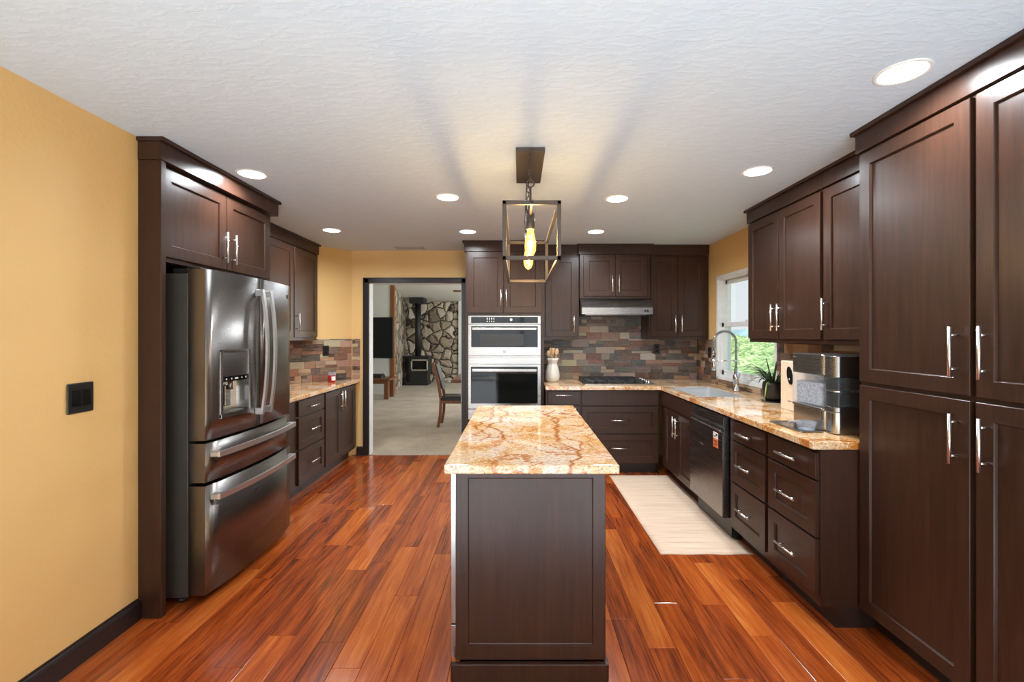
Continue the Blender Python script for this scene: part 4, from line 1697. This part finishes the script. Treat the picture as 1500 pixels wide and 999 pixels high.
def blade(bm, base, az, length, lift, droop, w):
    n = 9
    L = []
    for k in range(n + 1):
        t = k / n
        r = length * t * (0.45 + 0.55 * (1 - lift)) + 0.0
        z = length * lift * (t * 1.0) - droop * length * t ** 2.4
        p = Vector((base[0] + math.cos(az) * r, base[1] + math.sin(az) * r, base[2] + z))
        ww = w * (0.6 + 0.8 * t) * (1 - t ** 3) + 0.0006
        s = Vector((-math.sin(az), math.cos(az), 0)) * ww
        up = Vector((0, 0, 0.0008))
        vv = Vector((0, 0, ww * 0.45))
        L.append([p - s + vv, p - up, p + s + vv, p + up])
    rings(bm, L, True, True, True)


rnd = random.Random(5)
bm = NB()
for k in range(58):
    a = rnd.uniform(0, 2 * PI)
    ln = rnd.uniform(0.17, 0.33)
    if math.cos(a) > 0.35:
        ln *= 0.55
    blade(bm, (2.015 + 0.02 * math.cos(a), 3.60 + 0.02 * math.sin(a), CZ1 + 0.13), a, ln, rnd.uniform(0.62, 0.98), rnd.uniform(0.05, 0.8), 0.0055)
obj('foliage', bm, 'leaf', pp)
bm = NB()
blade(bm, (1.955, 3.545, CZ1 + 0.155), math.atan2(-0.6, -0.8), 0.10, 0.4, 1.7, 0.0065)
obj('pale_leaf', bm, 'pale_leaf', pp, 'pale yellow-green hanging leaf')

# ------------------------------------------------------------------ crock with utensils, candle
ut = thing('utensil_crock', 'white ceramic crock with a cinched neck beside the oven tower', 'crock', (0.385, 5.12, CZ1))
bm = NB()
prof = [(0.055, 0), (0.078, 0.02), (0.083, 0.07), (0.076, 0.13), (0.060, 0.185), (0.050, 0.205), (0.056, 0.215), (0.068, 0.245), (0.073, 0.265), (0.067, 0.265), (0.052, 0.235), (0.045, 0.205), (0.055, 0.18), (0.07, 0.10), (0.05, 0.012)]
n = 32
loops = []
for r, z in prof:
    lp = []
    for k in range(n):
        a = 2 * PI * k / n
        rr = r * (1 + (0.05 * math.sin(7 * a) if z > 0.18 else 0.0))
        lp.append((0.385 + rr * math.cos(a), 5.12 + rr * math.sin(a), CZ1 + z))
    loops.append(lp)
rings(bm, loops, True, True, True)
obj('vessel', bm, 'ceramic', ut)
bm = NB()
ring = [(0.385 + 0.052 * math.cos(2 * PI * k / 24), 5.12 + 0.052 * math.sin(2 * PI * k / 24), CZ1 + 0.206) for k in range(25)]
tube(bm, ring, 0.005, 8)
obj('tie_band', bm, 'ceramic', ut)


def utensil(name, label, cat, tilt, az, hl, head, mat='utensil_wood'):
    bm = NB()
    d = Vector((math.sin(tilt) * math.cos(az), math.sin(tilt) * math.sin(az), math.cos(tilt)))
    b0 = Vector((0.385, 5.12, CZ1 + 0.02)) - d * 0.0 + Vector((0.012 * math.cos(az), 0.012 * math.sin(az), 0))
    p1 = b0 + d * hl
    tube(bm, [b0, b0 + d * hl * 0.5, p1], [0.006, 0.006, 0.005], 8)
    s = Vector((1, 0, 0))
    L = []
    hlen, hw = head
    for k in range(9):
        t = k / 8
        w = hw * (math.sin(PI * (0.08 + 0.84 * t)) ** 0.6) if name != 'wooden_spatula' else hw * (0.45 + 0.55 * t)
        c = p1 + d * (hlen * t - 0.01)
        e = d.cross(s).normalized()
        L.append([c + s * w + e * 0.003, c + e * 0.005, c - s * w + e * 0.003, c - s * w - e * 0.003, c - e * 0.005, c + s * w - e * 0.003])
    rings(bm, L, True, True, True)
    return tag(obj(name, bm, mat), label, cat, 'utensils in the white crock')


utensil('wooden_spoon', 'wooden spoon leaning left out of the white crock', 'spoon', 0.11, PI - 0.2, 0.27, (0.07, 0.022))
utensil('wooden_spatula', 'flat wooden spatula standing upright in the white crock', 'spatula', 0.07, -1.5, 0.29, (0.08, 0.024))
utensil('wooden_spoon', 'pale wooden spoon leaning right out of the white crock', 'spoon', 0.11, 0.1, 0.29, (0.075, 0.025))
utensil('wooden_spoon', 'wooden spoon at the back of the white crock', 'spoon', 0.10, 1.9, 0.30, (0.07, 0.020))

cn = thing('jar_candle', 'red candle in a glass jar on the short left countertop', 'candle', (-2.07, 5.06, CZ1))
bm = NB()
lathe(bm, [(0.036, 0), (0.040, 0.006), (0.040, 0.075), (0.036, 0.078)], -2.07, 5.06, CZ1, 24)
obj('wax', bm, 'red_wax', cn)
bm = NB()
lathe(bm, [(0.0408, 0.079), (0.041, 0.098), (0.033, 0.104), (0.033, 0.112), (0.036, 0.112), (0.036, 0.104), (0.043, 0.098), (0.0425, 0.079)], -2.07, 5.06, CZ1, 24, True, False)
obj('jar_rim', bm, 'clear_plastic', cn)
bm = NB()
lp0, lp1 = [], []
for r, acc in ((0.0405, lp0), (0.0412, lp1)):
    for k in range(9):
        a = -0.9 + 1.15 * k / 8 - 0.35
        acc.append((-2.07 + r * math.cos(a), 5.06 + r * math.sin(a)))
poly_ = lp1 + list(reversed(lp0))
prism(bm, poly_, CZ1 + 0.022, CZ1 + 0.066)
obj('paper_label', bm, 'paper', cn)

# ------------------------------------------------------------------ outlets and light switch


def outlet(label, loc, rz):
    t = thing('wall_outlet', label, 'outlet', loc, rz)
    bm = NB()
    box(bm, -0.036, 0.036, -0.006, 0.002, -0.059, 0.059, 0.003)
    obj('cover_plate', bm, 'black_plastic', t, world=False)
    bm = NB()
    for z in (-0.022, 0.022):
        box(bm, -0.017, 0.017, -0.0085, -0.005, z - 0.014, z + 0.014, 0.002)
    obj('socket', bm, 'black_glass', t, world=False)
    return t


outlet('black outlet on the slate above the white utensil crock', (0.432, WY - 0.013, 1.265), 0)
outlet('black outlet on the slate under the two-door corner wall cabinet', (1.652, WY - 0.013, 1.272), 0)
outlet('black outlet on the slate between the back corner and the window', (RX - 0.013, 5.06, 1.245), -PI / 2)
pc_ = Vector((-2.204, 5.203, 1.258)) + nrm * 0.013
outlet('black outlet on the left corner slate above the red candle', tuple(pc_), math.atan2(nrm.y, nrm.x) + PI / 2)

sw = thing('light_switch', 'black double rocker light switch on the yellow wall', 'light switch', (LX, 2.004, 1.166), PI / 2)
bm = NB()
box(bm, -0.061, 0.061, -0.007, 0.0, -0.066, 0.066, 0.004)
obj('cover_plate', bm, 'black_plastic', sw, world=False)
for x in (-0.023, 0.023):
    bm = NB()
    extr = [(-0.007, -0.034), (-0.013, -0.034), (-0.008, 0.034), (-0.007, 0.034)]
    extrude_profile(bm, extr, 'x', x - 0.0165, x + 0.0165)
    obj('rocker', bm, 'black_glass', sw, world=False)

# ------------------------------------------------------------------ rug
bm = NB()
nx_, ny_ = 12, 40
for k in range(1):
    top = {}
    for i in range(nx_ + 1):
        for j in range(ny_ + 1):
            x = 0.935 + (1.545 - 0.935) * i / nx_
            y = 2.985 + (4.66 - 2.985) * j / ny_
            e = min(i, nx_ - i, j, ny_ - j)
            z = 0.0065 + 0.0006 * math.sin(3.1 * i + 1.7 * j) if e > 0 else 0.004
            if j == 0:
                y += 0.004 * math.sin(i * 1.3)
            top[i, j] = bm.verts.new((x, y, z))
    for i in range(nx_):
        for j in range(ny_):
            f = bm.faces.new((top[i, j], top[i + 1, j], top[i + 1, j + 1], top[i, j + 1]))
            f.smooth = True
    bot = {}
    per = [(i, 0) for i in range(nx_)] + [(nx_, j) for j in range(ny_)] + [(i, ny_) for i in range(nx_, 0, -1)] + [(0, j) for j in range(ny_, 0, -1)]
    bv = [bm.verts.new((top[p].co.x, top[p].co.y, 0.0005)) for p in per]
    for k2 in range(len(per)):
        p, q = per[k2], per[(k2 + 1) % len(per)]
        bm.faces.new((top[q], top[p], bv[k2], bv[(k2 + 1) % len(per)]))
    bm.faces.new(bv)
tag(obj('floor_rug', bm, 'rug'), 'cream woven runner rug on the wood floor along the sink cabinets', 'rug')

# ------------------------------------------------------------------ recessed lights
CANS = [
    ((1.468, 1.739), 'round recessed ceiling light in front of the pantry, largest of all'),
    ((1.468, 2.79), 'round recessed ceiling light in front of the right wall cabinets'),
    ((0.757, 4.43), 'round recessed ceiling light in front of the range hood cabinet'),
    ((0.729, 3.355), 'round recessed ceiling light just right of the pendant cage'),
    ((-0.513, 3.32), 'round recessed ceiling light just left of the pendant cage'),
    ((-0.490, 4.43), 'round recessed ceiling light in front of the oven tower crown'),
    ((-1.79, 4.37), 'round recessed ceiling light near the left wall cabinet end'),
    ((-1.66, 2.84), 'round recessed ceiling light above the refrigerator front'),
]


def make_can():
    t = thing('recessed_light', CANS[0][1], 'ceiling light', (0, 0, CEIL), 0, 'recessed lights in the kitchen ceiling')
    bm = NB()
    lathe(bm, [(0.092, 0.0), (0.092, -0.003), (0.086, -0.006), (0.078, -0.004), (0.074, 0.0)], 0, 0, 0, 40, True, False)
    obj('trim_ring', bm, 'white_paint', t, world=False)
    bm = NB()
    lathe(bm, [(0.076, -0.0015), (0.074, -0.0045), (0.04, -0.006)], 0, 0, 0, 40)
    obj('lens', bm, 'lens', t, world=False)
    d = bpy.data.lights.new('recessed_lamp', 'AREA')
    d.shape = 'DISK'
    d.size = 0.145
    d.energy = CAN_W
    d.color = CAN_COL
    d.spread = math.radians(165)
    lo = bpy.data.objects.new('recessed_lamp', d)
    COL.objects.link(lo)
    lo.parent = t
    lo.location = (0, 0, -0.008)
    return t


can = make_can()
for i, ((x, y), lab) in enumerate(CANS):
    c = can if i == 0 else copy_tree(can)
    c.location = (x, y, CEIL)
    c['label'] = lab

# ------------------------------------------------------------------ ceiling vent
vn = thing('ceiling_vent', 'small rectangular air vent in the ceiling near the doorway', 'vent', (-1.25, 5.24, CEIL))
bm = NB()
for (x0, x1, y0, y1) in ((-1.42, -1.08, 5.18, 5.195), (-1.42, -1.08, 5.29, 5.305), (-1.42, -1.405, 5.18, 5.305), (-1.095, -1.08, 5.18, 5.305)):
    box(bm, x0, x1, y0, y1, CEIL - 0.008, CEIL - 0.0005, 0.002)
obj('frame', bm, 'vent_white', vn)
bm = NB()
for k in range(6):
    y = 5.205 + 0.016 * k
    rings(bm, [[(-1.405, y, CEIL - 0.009), (-1.405, y + 0.010, CEIL - 0.002), (-1.405, y + 0.011, CEIL - 0.003), (-1.405, y + 0.001, CEIL - 0.010)], [(-1.095, y, CEIL - 0.009), (-1.095, y + 0.010, CEIL - 0.002), (-1.095, y + 0.011, CEIL - 0.003), (-1.095, y + 0.001, CEIL - 0.010)]])
obj('louvers', bm, 'vent_white', vn)
bm = NB()
box(bm, -1.405, -1.095, 5.195, 5.29, CEIL - 0.0015, CEIL - 0.0005)
obj('backing', bm, 'black_plastic', vn)

# ------------------------------------------------------------------ pendant over the island
pc = 0.066
PYc = 2.69
pe = thing('pendant_light', 'open rectangular cage pendant with glowing bulbs hanging over the island', 'pendant light', (pc, PYc, CEIL))
bm = NB()
box(bm, pc - 0.077, pc + 0.077, 2.43, 2.945, CEIL - 0.024, CEIL - 0.0005, 0.002)
obj('canopy', bm, 'bronze', pe)
CX0, CX1, CY0, CY1, CZa, CZb = pc - 0.142, pc + 0.142, 2.20, 3.18, 1.806, 2.093
bs = 0.019
bm = NB()
for x in (CX0, CX1 - bs):
    for z in (CZa, CZb - bs):
        box(bm, x, x + bs, CY0, CY1, z, z + bs, 0.0015)
    for y in (CY0, CY1 - bs):
        box(bm, x, x + bs, y, y + bs, CZa, CZb, 0.0015)
for z in (CZa, CZb - bs):
    for y in (CY0, CY1 - bs):
        box(bm, CX0, CX1, y, y + bs, z, z + bs, 0.0015)
box(bm, pc - 0.007, pc + 0.007, CY0, CY1, CZb - 0.014, CZb, 0.001)
obj('cage', bm, 'bronze', pe)
BYS = (2.46, 2.93)
for by in BYS:
    bm = NB()
    # chain links from the canopy down to a ring, then a rod to the socket
    z = CEIL - 0.024
    lk = 0
    while z > 2.30:
        pts = []
        for k in range(17):
            a = 2 * PI * k / 16
            u, v = 0.0095 * math.cos(a), 0.018 * math.sin(a)
            pts.append((pc + (u if lk % 2 else 0), by + (0 if lk % 2 else u), z - 0.018 + v))
        tube(bm, pts, 0.0028, 6)
        z -= 0.029
        lk += 1
    pts = [(pc + 0.020 * math.cos(2 * PI * k / 20), by, z - 0.016 + 0.020 * math.sin(2 * PI * k / 20)) for k in range(21)]
    tube(bm, pts, 0.0035, 6)
    zr = z - 0.034
    obj('chain', bm, 'bronze', pe)
    bm = NB()
    tube(bm, [(pc, by, zr), (pc, by, 2.12)], 0.0065, 10)
    obj('rod', bm, 'bronze', pe)
    bm = NB()
    tube(bm, [(pc - 0.018, by, zr + 0.04), (pc - 0.024, by, (zr + 2.1) / 2), (pc - 0.016, by, 2.085)], 0.0028, 8)
    obj('cord', bm, 'black_plastic', pe)
    bm = NB()
    lathe(bm, [(0.010, 0.13), (0.014, 0.115), (0.014, 0.085), (0.024, 0.080), (0.025, 0.0), (0.021, -0.004)], pc, by, 2.015, 20)
    so = obj('socket', bm, 'bronze', pe)
    bm = NB()
    lathe(bm, [(0.016, 0.0), (0.018, -0.012), (0.026, -0.045), (0.031, -0.085), (0.029, -0.115), (0.018, -0.138), (0.004, -0.148)], pc, by, 2.010, 20)
    bu = obj('bulb', bm, 'bulb_glass', so)
    bm = NB()
    hp = []
    for k in range(41):
        t = k / 40
        r = 0.010 + 0.004 * math.sin(PI * t)
        hp.append((pc + r * math.cos(9 * PI * t), by + r * math.sin(9 * PI * t), 1.985 - 0.105 * t))
    tube(bm, hp, 0.0016, 5)
    obj('filament', bm, 'filament', bu)
    d = bpy.data.lights.new('bulb_lamp', 'POINT')
    d.energy = BULB_W
    d.color = (1.0, 0.82, 0.60)
    d.shadow_soft_size = 0.022
    lo = bpy.data.objects.new('bulb_lamp', d)
    COL.objects.link(lo)
    lo.parent = pe
    lo.location = (0, by - PYc, 1.94 - CEIL)

# ------------------------------------------------------------------ living room things
tv = thing('television', 'black flat television on an arm in front of the white living room wall', 'television', (-3.45, 10.6, 1.35))
bm = NB()
M4 = Matrix.Translation((-3.43, 10.50, 1.37)) @ Matrix.Rotation(math.radians(-16), 4, 'Z')
box(bm, -0.62, 0.62, -0.02, 0.02, -0.47, 0.47, 0.006, 1, M4)
obj('panel', bm, 'black_plastic', tv)
bm = NB()
box(bm, -0.605, 0.605, -0.023, -0.019, -0.452, 0.455, 0.001, 1, M4)
obj('screen', bm, 'black_glass', tv)
bm = NB()
tube(bm, [(-3.43, 10.52, 1.4), (-3.25, 10.74, 1.4), (-3.5, 10.96, 1.4)], 0.02, 8)
box(bm, -3.6, -3.4, 10.965, 10.999, 1.25, 1.55)
obj('wall_arm', bm, 'black_plastic', tv)

bn = thing('media_bench', 'brown wooden media bench under the television', 'bench', (-3.3, 10.4, 0))
bx0, bx1, by0, by1, bz = -3.95, -2.83, 10.06, 10.62, 0.47
bm = NB()
box(bm, bx0, bx1, by0, by1, bz - 0.05, bz, 0.006)
obj('top', bm, 'chair_wood', bn)
for x in (bx0 + 0.02, bx1 - 0.14):
    for y in (by0 + 0.02, by1 - 0.11):
        bm = NB()
        box(bm, x, x + 0.09, y, y + 0.09, 0.006, bz - 0.05, 0.004)
        obj('leg', bm, 'chair_wood', bn)
bm = NB()
box(bm, bx0 + 0.05, bx1 - 0.05, by0 + 0.03, by0 + 0.05, bz - 0.12, bz - 0.05)
obj('apron', bm, 'chair_wood', bn)
bm = NB()
A = rrect(-3.6, -3.03, 10.18, 10.42, 0.05)
Bq = rrect(-3.56, -3.07, 10.21, 10.39, 0.04)
rings(bm, [[(x, y, bz) for x, y in A], [(x, y, bz + 0.05) for x, y in A], [(x, y, bz + 0.085) for x, y in Bq]])
tag(obj('media_player', bm, 'black_plastic'), 'small black media player lying on the wooden bench', 'media player')

wsx, wsy = -2.88, 13.1
ws = thing('wood_stove', 'black wood stove with glass door and tall pipe before the fieldstone wall', 'stove', (wsx, wsy, 0))
bm = NB()
box(bm, wsx - 0.33, wsx + 0.33, wsy - 0.25, wsy + 0.25, 0.006, 0.10, 0.01)
prism(bm, [(wsx - 0.31, wsy + 0.22), (wsx - 0.31, wsy - 0.14), (wsx - 0.18, wsy - 0.24), (wsx + 0.30, wsy - 0.24), (wsx + 0.31, wsy + 0.22)], 0.10, 0.36)
prism(bm, [(wsx - 0.35, wsy + 0.26), (wsx - 0.35, wsy - 0.16), (wsx - 0.20, wsy - 0.28), (wsx + 0.34, wsy - 0.28), (wsx + 0.35, wsy + 0.26)], 0.36, 0.80)
obj('firebox', bm, 'cast_iron', ws)
bm = NB()
box(bm, wsx - 0.37, wsx + 0.37, wsy - 0.30, wsy + 0.28, 0.80, 0.83, 0.006)
obj('top_plate', bm, 'cast_iron', ws)
bm = NB()
for (x0, x1, z0, z1) in ((-0.14, 0.34, 0.42, 0.46), (-0.14, 0.34, 0.70, 0.745), (-0.14, -0.10, 0.42, 0.745), (0.30, 0.34, 0.42, 0.745)):
    box(bm, wsx + x0, wsx + x1, wsy - 0.305, wsy - 0.278, z0, z1, 0.004)
dr = obj('door', bm, 'nickel', ws)
bm = NB()
box(bm, wsx - 0.10, wsx + 0.30, wsy - 0.295, wsy - 0.285, 0.46, 0.70)
obj('glass', bm, 'black_glass', dr)
bm = NB()
tube(bm, [(wsx, wsy, 0.83), (wsx, wsy, 2.36)], 0.085, 18)
obj('pipe', bm, 'cast_iron', ws)
bm = NB()
box(bm, wsx - 0.21, wsx + 0.21, wsy - 0.21, wsy + 0.21, 2.33, 2.485, 0.01)
obj('ceiling_box', bm, 'cast_iron', ws)

ch = thing('dining_chair', 'brown wooden chair with dark leather seat beyond the doorway', 'chair', (-1.0, 7.22, 0.006))
cy0, cy1 = 7.03, 7.41


def post(y):
    bm = NB()
    pth = [(-1.24, y, 0.006), (-1.205, y, 0.20), (-1.195, y, 0.44), (-1.235, y, 0.70), (-1.325, y, 1.01)]
    flat_bar(bm, pth, 0.017, 0.021, (0, 1, 0))
    return bm


for y in (cy0 + 0.02, cy1 - 0.02):
    obj('back_post', post(y), 'chair_wood', ch)
    bm = NB()
    flat_bar(bm, [(-0.79, y, 0.006), (-0.80, y, 0.42)], 0.02, 0.02, (0, 1, 0))
    obj('front_leg', bm, 'chair_wood', ch)
bm = NB()
for y in (cy0 + 0.005, cy1 - 0.035):
    box(bm, -1.20, -0.78, y, y + 0.03, 0.375, 0.425, 0.003)
for x in (-1.205, -0.815):
    box(bm, x, x + 0.03, cy0, cy1, 0.375, 0.425, 0.003)
obj('seat_frame', bm, 'chair_wood', ch)
bm = NB()
A = rrect(-1.205, -0.76, cy0 - 0.01, cy1 + 0.01, 0.04)
Bq = rrect(-1.185, -0.78, cy0 + 0.01, cy1 - 0.01, 0.04)
rings(bm, [[(x, y, 0.426) for x, y in A], [(x, y, 0.46) for x, y in A], [(x, y, 0.485) for x, y in Bq]])
obj('seat', bm, 'leather', ch)
bm = NB()
rings(bm, [[(-1.195, y, 0.60), (-1.165, y, 0.60), (-1.272, y, 0.985), (-1.302, y, 0.985)] for y in (cy0 + 0.04, cy1 - 0.04)])
obj('backrest', bm, 'leather', ch)

tb = thing('dining_table', 'wooden dining table edge showing right of the doorway chair', 'table', (-0.2, 7.6, 0.006))
bm = NB()
box(bm, -1.03, 0.7, 6.95, 8.1, 0.705, 0.75, 0.006)
obj('tabletop', bm, 'chair_wood', tb)
bm = NB()
lathe(bm, [(0.28, 0.0), (0.28, 0.04), (0.08, 0.10), (0.07, 0.60), (0.16, 0.699)], -0.1, 7.55, 0.006, 20)
obj('pedestal', bm, 'chair_wood', tb)

fn = thing('ceiling_fan', 'white ceiling fan, one blade tip showing at top right of doorway', 'fan', (-0.60, 9.0, 2.30))
bm = NB()
lathe(bm, [(0.10, -0.06), (0.12, 0.0), (0.10, 0.06), (0.025, 0.08), (0.025, 0.38), (0.06, 0.40), (0.06, LRC(9.0) - 2.30)], -0.60, 9.0, 2.30, 20)
obj('motor', bm, 'white_paint', fn)
for k in range(4):
    bm = NB()
    M4 = Matrix.Translation((-0.60, 9.0, 2.30)) @ Matrix.Rotation(PI + k * PI / 2, 4, 'Z') @ Matrix.Rotation(0.14, 4, 'X')
    box(bm, 0.10, 0.68, -0.06, 0.06, -0.004, 0.004, 0.002, 1, M4)
    obj('blade', bm, 'chair_wood', fn)
